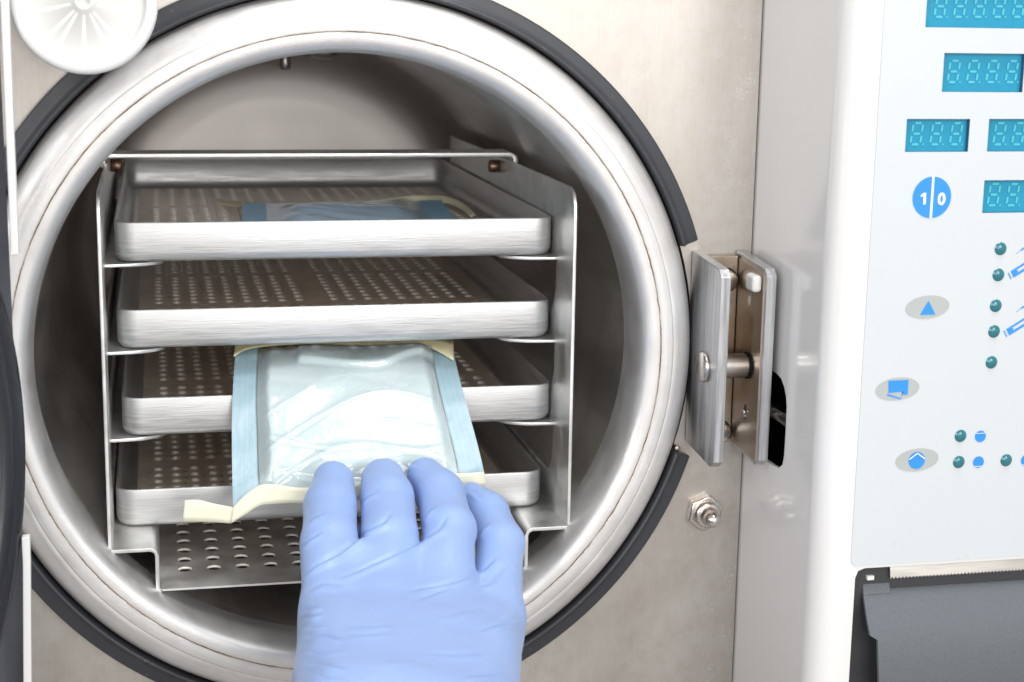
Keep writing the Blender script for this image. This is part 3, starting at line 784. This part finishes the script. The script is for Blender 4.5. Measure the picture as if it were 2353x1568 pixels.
# hat shaped base with the perforated bottom
t_ = .0016
path = [(-XO, -.0800), (-XO, -.0805), (-XO+.0004, -.0817), (-XO+.0016, -.0823), (-.0838, -.0823), (-.0824, -.0829), (-.0818, -.0843), (-.0818, -.0985), (-.0812, -.1003), (-.0796, -.1010)]
def offset(P, d):
    out = []
    for i in range(len(P)):
        a, b = np.array(P[max(i-1, 0)]), np.array(P[min(i+1, len(P)-1)]); u = (b-a)/np.linalg.norm(b-a)
        out.append(tuple(np.array(P[i])+d*np.array([-u[1], u[0]])))
    return out
inn = offset(path, t_)
for s in (-1, 1):
    loop = [(s*-a, b) for a, b in path+inn[::-1]]
    v, f = plate(loop, [], RL, lambda a, b, d: (-a if False else a, d, b))
    o = obj('base_flange', v, f, 'rack', rack); bevel(o, .0003, 1, 60)
v, f = perforated(-.0796, .0796, 0, RL, [-.0692+.0126*i for i in range(12)], [.0242+.0129*i for i in range(21)], .0126, .0129, .0028, -.1010+t_, -.1010+.0007, 20)
v += [(-.0796, 0, -.1003), (.0796, 0, -.1003), (.0796, 0, -.101+t_), (-.0796, 0, -.101+t_)]; n = len(v); f.append((n-4, n-3, n-2, n-1))
mark_holes(obj('perforated_bottom', v, f, 'rack', rack), 'bare', len(f))
# cross bar over the side panels
bp = [(-XO-.0020, .0690), (-XO-.0018, .0735), (-XO-.0002, .0752), (-XO+.0018, .0760), (XO-.0018, .0760), (XO+.0002, .0752), (XO+.0018, .0735), (XO+.0020, .0690)]
bi2 = offset(bp, -.0023)
v, f = plate(bp+bi2[::-1], [], .020, lambda a, b, d: (a, .1295+d, b)); o = obj('cross_bar', v, f, 'rack', rack); bevel(o, .0003, 1, 60)

# ------------------------------------------------------------ trays
TW, TL, TH = .1938, .293, .0175
TLAB = ['perforated tray at the top of the rack holding a flat blue pouch', 'empty perforated tray on the second shelf, above the white gauze pouch',
        'perforated tray on the third shelf with the gauze pouch lying over its front', 'lowest perforated tray resting on the rack base behind the cream tape']
def make_tray():
    r = root('tray', TLAB[0], 'tray', (0, 0, 0), 'perforated trays in the rack')
    pr = [(.0006, TH), (.00015, TH-.0003), (0, TH-.0008), (0, .0042), (.0003, .0025), (.0012, .0012), (.0025, .0003), (.0042, 0), (.0085, 0), (.0085, .0011), (.0052, .0011), (.0034, .0016), (.0020, .0028), (.0012, .0046), (.0010, .0060), (.0010, TH-.0003)]
    v, f = sweep_rrect(pr, -TW/2, TW/2, 0, TL, .0088, 0, 8); obj('tray_wall', v, f, 'alu', r, True)
    xs = [s*.00873*i for i in range(1, 10) for s in (-1, 1)]; ys = [a+.0107*i for a in (.0140, .1085, .2030) for i in range(8)]
    v, f = perforated(-TW/2+.0085, TW/2-.0085, .0085, TL-.0085, xs, ys, .00873, .0107, .0019, .0011, -.0005, 16, 1.6)
    mark_holes(obj('perforated_floor', v, f, 'floor', r), 'bare', len(f))
    return r
TPOS = [(.0016, .0300, .0378), (.0014, .0305, -.0004), (.0024, .0295, -.0394), (-.0014, .0290, -.0820+.0013)]
tray0 = make_tray(); trays = [tray0]
for i in range(1, 4):
    c = tray0.copy(); C.objects.link(c); c['label'] = TLAB[i]
    for ch in tray0.children:
        d = ch.copy(); C.objects.link(d); d.parent = c
    trays.append(c)
for r, p_ in zip(trays, TPOS): r.location = p_

# ------------------------------------------------------------ gauze pouch held by the hand
ROWS = [((543, 800), (1040, 796), .058), ((538, 845), (1047, 838), .044), ((535, 905), (1060, 888), .0282), ((533, 1000), (1085, 978), .0150), ((533, 1080), (1103, 1050), .0035), ((536, 1165), (1117, 1114), -.0095)]
sk = np.array([0, .15, .33, .60, .80, 1.])
LP = np.array([at(*a, Y=y) for a, b, y in ROWS]); RP = np.array([at(*b, Y=y) for a, b, y in ROWS])
LC = [np.polyfit(sk, LP[:, i], 3) for i in range(3)]; RCf = [np.polyfit(sk, RP[:, i], 3) for i in range(3)]
def pe(s): return np.stack([np.polyval(c, s) for c in LC], -1), np.stack([np.polyval(c, s) for c in RCf], -1)
def sstep(a, b, x): t = np.clip((x-a)/(b-a), 0, 1); return t*t*(3-2*t)
_pn = np.random.RandomState(7)
WAVES = [(_pn.uniform(5, 26), _pn.uniform(4, 22), _pn.uniform(0, 6.28), _pn.uniform(.5, 1)) for _ in range(16)]
def wav(s, t):
    o = 0
    for a, b, p, w in WAVES: o = o+w*np.sin(a*s+b*t+p+1.5*np.sin(3*t+5*s+p))
    return o/8
def bulge(s, t, H=.0048):
    e_ = sstep(0, .10, s)*(1-sstep(.80, .99, s)); q = sstep(-.415, -.335, t)*(1-sstep(.335, .415, t))
    return H*e_*q*(1+.12*wav(s, t))
def gstep(s, t):   # folded upper layer of the gauze
    ed = .20+.03*np.sin(6*t)-.10*sstep(.1, .34, t)
    return .0022*(1-sstep(ed-.02, ed+.03, s))*sstep(-.235, -.205, t)
def pgrid(s, t, h):
    a, b = pe(s); u = (t+.5)[..., None]; P = a*(1-u)+b*u
    T = np.gradient(P, axis=0); Bv = np.gradient(P, axis=1); n_ = np.cross(Bv, T); n_ /= np.linalg.norm(n_, axis=2, keepdims=True)
    n_ = np.where(n_[..., [2]] < 0, -n_, n_); return P+n_*h[..., None]
def quadgrid(n, w): return [(i*w+j, i*w+j+1, (i+1)*w+j+1, (i+1)*w+j) for i in range(n-1) for j in range(w-1)]
pouch = root('sterilization_pouch', 'clear sterilization pouch with blue edges and white gauze, held by the gloved fingers', 'pouch', tuple(pe(np.array(.5))[0]))
ss, tt = np.meshgrid(np.linspace(0, 1, 90), np.linspace(-.5, .5, 70), indexing='ij')
v, f = thicken(pgrid(ss, tt, ss*0-.0002+.0005*np.sin(tt*20)*0), .00025); obj('paper_back', v, f, 'paper', pouch, True)
ss, tt = np.meshgrid(np.linspace(0.01, 1, 180), np.linspace(-.40, .40, 150), indexing='ij')
ridge = lambda x: 1-np.abs(np.sin(x))
cr1 = .0009*sstep(.25, .5, ss)*ridge(9*ss*1.3+5*tt+1.2*np.sin(7*tt+3*ss))**5+.0007*sstep(.5, .7, ss)*ridge(17*ss-9*tt+1.5*np.sin(5*tt))**6
h = bulge(ss, tt)+gstep(ss, tt)*.6*sstep(0, .06, ss)+.0008+.0008*sstep(.15,.4,ss)*(1-sstep(.85,1,ss))*wav(ss*.8+.3, tt*1.3)+cr1*sstep(-.4, -.3, tt)*(1-sstep(.3, .4, tt))
G = pgrid(ss, tt, h); face_up(obj('clear_film', G.reshape(-1, 3), quadgrid(180, 150), 'film', pouch, True))
for a, b in ((-.5, -.398), (.398, .5)):
    ss, tt = np.meshgrid(np.linspace(0.01, 1, 90), np.linspace(a, b, 12), indexing='ij')
    h = .0007+.0004*wav(ss*1.5, tt*2)*np.clip((.5-np.abs(tt))*20, 0, 1)
    G = pgrid(ss, tt, h); u = ((tt-a)/(b-a)).reshape(-1); w_ = ss.reshape(-1)
    face_up(obj('blue_seal', G.reshape(-1, 3), quadgrid(90, 12), 'seal', pouch, True, uv=list(zip(u, w_))))
A = [at(*q, Y=y) for q, y in (((541, 797), .064), ((600, 790), .064), ((700, 787), .064), ((860, 786), .064), ((930, 788), .063), ((985, 785), .062), ((1041, 794), .0595))]
B = [at(*q, Y=y) for q, y in (((537, 830), .0475), ((578, 810), .0545), ((700, 800), .058), ((860, 804), .0565), ((930, 805), .056), ((985, 808), .0545), ((1041, 838), .0430))]
A = [p+np.array([0, -.0006, .0020]) for p in A]; B = [p+np.array([0, -.0014, .0022]) for p in B]
obj('tape_strip', *ribbon(A, B), 'tape_olive', pouch, True)
Yb = -.0115
A = [at(*q, Y=Yb+d) for q, d in (((536, 1166), 0), ((555, 1146), .0005), ((578, 1127), .001), ((606, 1113), .001), ((650, 1116), .0), ((700, 1121), 0), ((800, 1112), 0), ((950, 1095), 0), ((1112, 1085), 0))]
B = [at(*q, Y=Yb+d) for q, d in (((531, 1203), -.0015), ((560, 1185), -.0015), ((597, 1162), -.001), ((630, 1158), -.001), ((665, 1156), -.001), ((705, 1157), -.001), ((800, 1150), 0), ((950, 1135), 0), ((1117, 1116), 0))]
obj('tape_strip', *ribbon(A, B, .0004), 'tape', pouch, True)
A = [at(*q, Y=Yb+d) for q, d in (((425, 1150), -.004), ((456, 1149), -.003), ((490, 1157), -.0025), ((536, 1166), -.0005))]
B = [at(*q, Y=Yb+d) for q, d in (((420, 1198), -.005), ((456, 1199), -.004), ((490, 1200), -.003), ((531, 1203), -.0017))]
obj('tape_strip', *ribbon(A, B, .0004), 'tape', pouch, True, label='loose folded tape end sticking out to the left')
gz = root('gauze_pad', 'folded white gauze pad sealed inside the clear pouch', 'gauze', tuple(pgrid(np.array([[.5, .5], [.52, .52]]), np.array([[-.01, .01], [-.01, .01]]), np.zeros((2, 2)))[0, 0]))
ss, tt = np.meshgrid(np.linspace(.03, .95, 120), np.linspace(-.395, .395, 110), indexing='ij')
hb = bulge(ss, tt)*.86+gstep(ss, tt)
top_ = pgrid(ss, tt, np.maximum(hb, .0004)); bot_ = pgrid(ss, tt, ss*0+.0001)
n_, w_ = ss.shape; V = np.concatenate([top_.reshape(-1, 3), bot_.reshape(-1, 3)]); q = quadgrid(n_, w_); mm = n_*w_
F = q+[tuple(i+mm for i in reversed(x)) for x in q]
rim_ = [i*w_ for i in range(n_)]+[(n_-1)*w_+j for j in range(1, w_)]+[(n_-1-i)*w_+w_-1 for i in range(1, n_)]+[w_-1-j for j in range(1, w_-1)]
F += [(rim_[i], rim_[(i+1) % len(rim_)], rim_[(i+1) % len(rim_)]+mm, rim_[i]+mm) for i in range(len(rim_))]
obj('gauze', V, F, 'gauze', gz, True)

# ------------------------------------------------------------ flat blue pouch on the top tray
zf = TPOS[0][2]+.0011
p2 = root('sterilization_pouch', 'flat blue film pouch with curling cream tape, lying on the top tray', 'pouch', (.015, .15, zf))
x0, x1, y0, y1 = -.0395, .0690, .075, .195
def q2(s, t, h):   # s 0 near .. 1 far
    x = x0+(x1-x0)*(t+.5)+.007*s-.0008*(s-.5)*(t+.5); y = y0+(y1-y0)*s+.020*(t)*.4
    return np.stack([x, y, zf+.0009+h+.0035*s*s], -1)
ss, tt = np.meshgrid(np.linspace(0, 1, 60), np.linspace(-.5, .5, 60), indexing='ij')
v, f = thicken(q2(ss, tt, ss*0+.0002), .0003); obj('paper_back', v, f, simple('pale_blue_paper', (.42, .56, .66), .6), p2, True)
ss, tt = np.meshgrid(np.linspace(0, 1, 100), np.linspace(-.39, .39, 100), indexing='ij')
h = .0006+.0058*sstep(0, .6, ss)*(1-sstep(.66, .98, ss))*sstep(-.39, -.22, tt)*(1-sstep(.2, .39, tt))*(1+.25*wav(ss*1.4+3, tt*1.5))
face_up(obj('blue_film', q2(ss, tt, h).reshape(-1, 3), quadgrid(100, 100), 'film_blue', p2, True))
for a, b in ((-.5, -.388), (.388, .5)):
    ss, tt = np.meshgrid(np.linspace(0, 1, 40), np.linspace(a, b, 8), indexing='ij')
    G = q2(ss, tt, .0007+.0006*np.abs(wav(ss*2, tt*3))); u = ((tt-a)/(b-a)).reshape(-1)
    face_up(obj('blue_seal', G.reshape(-1, 3), quadgrid(40, 8), 'seal_far', p2, True, uv=list(zip(u, ss.reshape(-1)))))
def zt(p, z): return at(*p, Z=z)
z0_ = zf+.0015
M['tape_far'] = simple('cream_tape_lightened', (.90, .87, .62), .5, 0, .3, 0, 70, .05)  # lighter copy of the cream tape, making up for weak light in its colour
A = [zt(q, z0_+d) for q, d in (((497, 458), .002), ((527, 461), .0022), ((562, 465), .003), ((590, 466), .002), ((620, 465), .0015), ((700, 464), .0015), ((800, 464), .003), ((870, 461), .0045), ((930, 452), .0055), ((1000, 447), .006), ((1030, 452), .005), ((1065, 467), .003), ((1093, 494), .001))]
B = [zt(q, z0_+d) for q, d in (((495, 466), .001), ((527, 472), .001), ((560, 478), .001), ((588, 481), .0012), ((615, 479), .0012), ((700, 468), .001), ((800, 468), .002), ((870, 469), .002), ((930, 463), .0025), ((1000, 468), .002), ((1025, 467), .002), ((1055, 478), .001), ((1084, 499), .0002))]
obj('tape_strip', *ribbon(A, B, .0003), 'tape_far', p2, True)
A = [zt(q, zf+.0022) for q in ((790, 503), (850, 496), (900, 495), (985, 498))]; B = [zt(q, zf+.0016) for q in ((790, 515), (850, 515), (900, 515), (985, 514))]
obj('tape_strip', *ribbon(A, B, .0003), 'tape', p2, True)
# steel instrument seen through the film
ins = obj('instrument', *join(lathe([(1e-5, -.03), (.0015, -.028), (.0022, -.01), (.0022, .02), (.0012, .03), (1e-5, .032)], 'X', (.012, .135, zf+.0034), 16)), simple('green_handle', (.04, .30, .27), .3), None, True)
tag(ins, 'thin green instrument inside the flat blue pouch on the top tray', 'instrument')

# ------------------------------------------------------------ gloved hand
def P3(px, py, Y): return at(px, py, Y=Y)
def rpx(r, p): return r*np.dot(np.array(p)-CAM, FW)/FPX
def chain(pts): 
    out = []
    for px, py, Y, r in pts:
        p = P3(px, py, Y); out.append((p, rpx(r, p)))
    return out
index = chain([(766, 1108, -0.0220, 49), (760, 1160, -0.0350, 60), (757, 1250, -0.0580, 65), (766, 1405, -0.0910, 74)])
middle = chain([(880, 1104, -0.0210, 52), (890, 1152, -0.0340, 63), (897, 1240, -0.0570, 67), (889, 1400, -0.0910, 78)])
ring = chain([(976, 1095, -0.0180, 44), (1010, 1138, -0.0300, 56), (1031, 1220, -0.0540, 62), (1015, 1405, -0.0900, 78)])
little = chain([(1083, 1142, -0.0190, 34), (1121, 1178, -0.0290, 46), (1151, 1250, -0.0490, 53), (1134, 1412, -0.0860, 66)])
carp = chain([(800, 1680, -0.1770, 112), (900, 1670, -0.1770, 118), (990, 1675, -0.1770, 118), (1066, 1685, -0.1750, 108)])
wr = np.array(P3(930, 1740, -.196))-UP*.017+FW*.007; fore = wr+np.array([.010, -.120, -.050])
# metacarpals sit under the knuckles
metas = [((index[-1][0], index[-1][1]*1.0), carp[0]), ((middle[-1][0], middle[-1][1]), carp[1]), ((ring[-1][0], ring[-1][1]), carp[2]), ((little[-1][0], little[-1][1]), carp[3])]
thumb = [(np.array(P3(820, 1650, -.171)), .018), (np.array(P3(795, 1480, -.109))+np.array([0, .012, -.012]), .0145), (np.array([-.004, -.042, -.088]), .0120), (np.array([.004, -.022, -.078]), .0100)]
allp = np.array([p for c in (index, middle, ring, little, carp, thumb) for p, r in c]+[wr, wr+np.array([.004, -.04, -.018])])
lo, hi = allp.min(0)-.026, allp.max(0)+.026
VX = .00105
nx, ny, nz = [int(math.ceil((hi[i]-lo[i])/VX)) for i in range(3)]
gx, gy, gz_ = np.meshgrid(lo[0]+VX*np.arange(nx), lo[1]+VX*np.arange(ny), lo[2]+VX*np.arange(nz), indexing='ij')
Q = np.stack([gx, gy, gz_], -1).astype(np.float32)
def cone(a, ra, b, rb):
    a = a.astype(np.float32); b = b.astype(np.float32); d = b-a; L2 = float(d@d)
    t = np.clip(((Q-a)@d)/L2, 0, 1)
    return np.linalg.norm(Q-a-t[..., None]*d, axis=-1)-(ra+(rb-ra)*t)
def smin(a, b, k):
    h = np.clip(.5+.5*(b-a)/k, 0, 1); return b*(1-h)+a*h-k*h*(1-h)
def finger(c):
    d = None
    for (p, r), (q, s) in zip(c[:-1], c[1:]):
        x = cone(p, r, q, s); d = x if d is None else smin(d, x, .003)
    return d
fd = [finger(c) for c in (index, middle, ring, little)]
F4 = fd[0]
for x in fd[1:]: F4 = smin(F4, x, .0006)
for i in range(3):      # clear valleys where neighbouring fingers meet
    F4 = F4+.0013*np.exp(-((fd[i]-fd[i+1])/.0017)**2)*(np.minimum(fd[i], fd[i+1]) < .004)
pal = None
for (a, b) in metas:
    x = cone(np.array(a[0])-UP*.002*0, a[1]*.98, np.array(b[0]), b[1]); pal = x if pal is None else smin(pal, x, .012)
# palm depth: a second row of capsules deeper down
dn_ = -UP*.010+FW*.006
for (a, b) in metas:
    pal = smin(pal, cone(np.array(a[0])+dn_, a[1]*.95, np.array(b[0])+dn_, b[1]*.95), .010)
# the glove stretches between the fingers above the knuckles
for a, b in (((826, 1288, -.072, 46), (828, 1400, -.091, 62)), ((964, 1298, -.072, 44), (954, 1400, -.090, 62)), ((1096, 1366, -.078, 42), (1080, 1430, -.090, 58))):
    (p1, r1), (p2_, r2) = chain([a, b]); pal = smin(pal, cone(p1, r1, p2_, r2), .006)
D = smin(F4, pal, .0050)
th = finger(thumb); D = smin(D, th, .010)
D = smin(D, cone(wr, .028, fore, .031), .025)
D = smin(D, cone(wr+np.array([-.010, 0, 0]), .025, fore+np.array([-.010, 0, 0]), .029), .018)
def surface_nets(v):
    s = v < 0; nx, ny, nz = v.shape
    c = np.zeros((nx-1, ny-1, nz-1), np.int8)
    for i in (0, 1):
        for j in (0, 1):
            for k in (0, 1): c += s[i:nx-1+i, j:ny-1+j, k:nz-1+k]
    act = (c > 0) & (c < 8); idx = np.full(act.shape, -1, np.int64); ids = np.argwhere(act); idx[act] = np.arange(len(ids))
    acc = np.zeros((len(ids), 3)); cnt = np.zeros(len(ids))
    I, J, K = ids.T
    cor = [(i, j, k) for i in (0, 1) for j in (0, 1) for k in (0, 1)]
    for a in cor:
        for b in cor:
            if sum(abs(np.array(a)-b)) == 1 and a < b:
                va = v[I+a[0], J+a[1], K+a[2]]; vb = v[I+b[0], J+b[1], K+b[2]]
                m_ = (va < 0) != (vb < 0); t = np.where(m_, va/np.where(m_, va-vb, 1), 0)
                p = np.array(a)[None]+t[:, None]*(np.array(b)-np.array(a))[None]
                acc += p*m_[:, None]; cnt += m_
    P = ids+acc/cnt[:, None]
    quads = []
    for ax in range(3):
        sl0 = [slice(None)]*3; sl1 = [slice(None)]*3; sl0[ax] = slice(0, -1); sl1[ax] = slice(1, None)
        ch = s[tuple(sl0)] != s[tuple(sl1)]; e_ = np.argwhere(ch); o1, o2 = [a for a in range(3) if a != ax]
        ok = (e_[:, o1] > 0) & (e_[:, o2] > 0) & (e_[:, o1] < v.shape[o1]-1) & (e_[:, o2] < v.shape[o2]-1); e_ = e_[ok]
        q = []
        for d1, d2 in ((0, 0), (1, 0), (1, 1), (0, 1)):
            k = e_.copy(); k[:, o1] -= d1; k[:, o2] -= d2; q.append(idx[k[:, 0], k[:, 1], k[:, 2]])
        q = np.stack(q, 1); flip = s[tuple(e_.T)]
        if ax == 1: flip = ~flip
        q[flip] = q[flip][:, ::-1]; quads.append(q)
    quads = np.concatenate(quads); quads = quads[(quads >= 0).all(1)]
    return P, quads
P, quads = surface_nets(D)
P = lo+P*VX
# relax
ed = np.concatenate([quads[:, [i, (i+1) % 4]] for i in range(4)])
def relax(P, it, w=.5):
    for _ in range(it):
        s = np.zeros_like(P); n_ = np.zeros(len(P))
        np.add.at(s, ed[:, 0], P[ed[:, 1]]); np.add.at(n_, ed[:, 0], 1)
        np.add.at(s, ed[:, 1], P[ed[:, 0]]); np.add.at(n_, ed[:, 1], 1)
        P = P*(1-w)+w*s/n_[:, None]
    return P
P = relax(P, 3)
def normals(P):
    fn_ = np.cross(P[quads[:, 2]]-P[quads[:, 0]], P[quads[:, 3]]-P[quads[:, 1]]); n_ = np.zeros_like(P)
    for i in range(4): np.add.at(n_, quads[:, i], fn_)
    return n_/(np.linalg.norm(n_, axis=1, keepdims=True)+1e-12)
Nn = normals(P)
cdir = CAM-P.mean(0)
if ((Nn*(P-P.mean(0))).sum(1)).mean() < 0: Nn = -Nn; quads = quads[:, ::-1]
# tension folds of the glove: polylines on the back of the hand (measured), raised as creases
CREASES = [
 ([(739,1298),(786,1267),(822,1240),(847,1222),(881,1203),(899,1178)], .9, 7),
 ([(783,1328),(829,1309),(881,1286),(925,1267),(971,1244),(1010,1216),(1028,1185)], .75, 7),
 ([(938,1360),(984,1350),(1035,1340),(1079,1327),(1113,1309),(1146,1273)], .7, 7),
 ([(953,1383),(997,1365),(1043,1349)], .4, 6),
 ([(1105,1450),(1151,1437),(1200,1417)], .6, 6), ([(1064,1558),(1125,1551),(1167,1543)], .6, 6),
 ([(796,1437),(858,1440),(904,1435)], .4, 7), ([(791,1458),(850,1460),(894,1455)], .35, 6),
 ([(690,1406),(712,1401),(734,1394)], .8, 5), ([(693,1424),(715,1419),(735,1411)], .8, 5),
 ([(695,1463),(747,1461),(780,1468)], .9, 6), ([(693,1497),(739,1502),(786,1494)], .7, 6),
 ([(686,1522),(740,1527),(800,1535)], .6, 6), ([(684,1545),(740,1552),(790,1560)], .5, 6), ([(690,1445),(720,1440),(745,1436)], .5, 5),
 ([(686,1270),(708,1245),(737,1222)], .6, 6), ([(686,1332),(726,1301),(772,1272)], .6, 7), ([(690,1215),(720,1190),(745,1178)], .35, 6),
 ([(824,1165),(845,1140),(868,1128)], .5, 5), ([(968,1200),(985,1175),(1000,1165)], .5, 5), ([(1096,1235),(1110,1215),(1122,1205)], .5, 5),
 ([(926,1070),(950,1066),(975,1072)], .5, 5), ([(1066,1125),(1085,1130),(1110,1150)], .4, 5),
 ([(1120,1340),(1155,1310),(1190,1280)], .4, 6), ([(1085,1350),(1130,1340),(1180,1300)], .3, 7),
 ([(700,1360),(740,1340),(790,1345)], .3, 8), ([(980,1500),(1050,1505),(1110,1500)], .3, 8), ([(850,1520),(930,1515),(1000,1530)], .25, 9), ([(1010,1420),(1070,1405),(1120,1395)], .25, 8)]
def project(P):
    d = P-CAM; z = d@FW; return np.stack([W_/2+FPX*(d@RT)/z, H_/2-FPX*(d@UP)/z], 1)
px = project(P); vis = ((CAM-P)*Nn).sum(1)/np.linalg.norm(CAM-P, axis=1)
vm = sstep(.05, .35, vis); disp = np.zeros(len(P))
rs = np.random.RandomState(3)
for pl_, amp, wd in CREASES:
    pl_ = np.array(pl_, float); best = np.full(len(P), 1e9); sgn = np.zeros(len(P)); tpos = np.zeros(len(P))
    n_ = len(pl_)-1
    for i in range(n_):
        a, b = pl_[i], pl_[i+1]; d = b-a; L2 = d@d; t = ((px-a)@d)/L2; tc_ = np.clip(t, 0, 1)
        r = px-a-tc_[:, None]*d; ds = np.hypot(r[:, 0], r[:, 1]); m_ = ds < best
        best[m_] = ds[m_]; sgn[m_] = (d[0]*r[m_, 1]-d[1]*r[m_, 0]); tpos[m_] = (i+tc_[m_])/n_
    sd = best*np.sign(sgn); fade = np.sin(np.clip(tpos, 0, 1)*PI)**.6*.9+.1
    endd = np.where((tpos <= 0) | (tpos >= 1), np.exp(-(best/wd)**2), 1)
    g = -np.exp(-(sd/(wd*.55))**2)+.75*np.exp(-((sd-wd*1.1)/wd)**2)
    disp += amp*.0021*g*fade*endd
P = P+Nn*(disp*vm)[:, None]
# soft random slack of the rubber
sl = np.zeros(len(P))
for _ in range(14):
    k = rs.normal(size=3)*np.array([1, 1, 1.6])*130; sl += np.sin(P@k+rs.uniform(0, 6.28))
P = P+Nn*(sl*.000055)[:, None]
P = relax(P, 1, .4)
person = root('person', 'right hand in a blue nitrile glove pinching the gauze pouch at the front', 'person', tuple(wr))
gl = obj('glove', P, quads.tolist(), 'glove', person, True)
v, f = lathe([(.026, 0), (.030, .05), (.036, .14), (1e-5, .142)], 'Y', (0, 0, 0), 32)
a = np.array(v); ax = (fore-wr)/np.linalg.norm(fore-wr); e1 = np.cross(ax, [0, 0, 1]); e1 /= np.linalg.norm(e1); e2 = np.cross(e1, ax)
b0 = wr+ax*.02
obj('forearm', b0+a[:, [1]]*ax+a[:, [0]]*e1+a[:, [2]]*e2, f, 'skin', person, True)
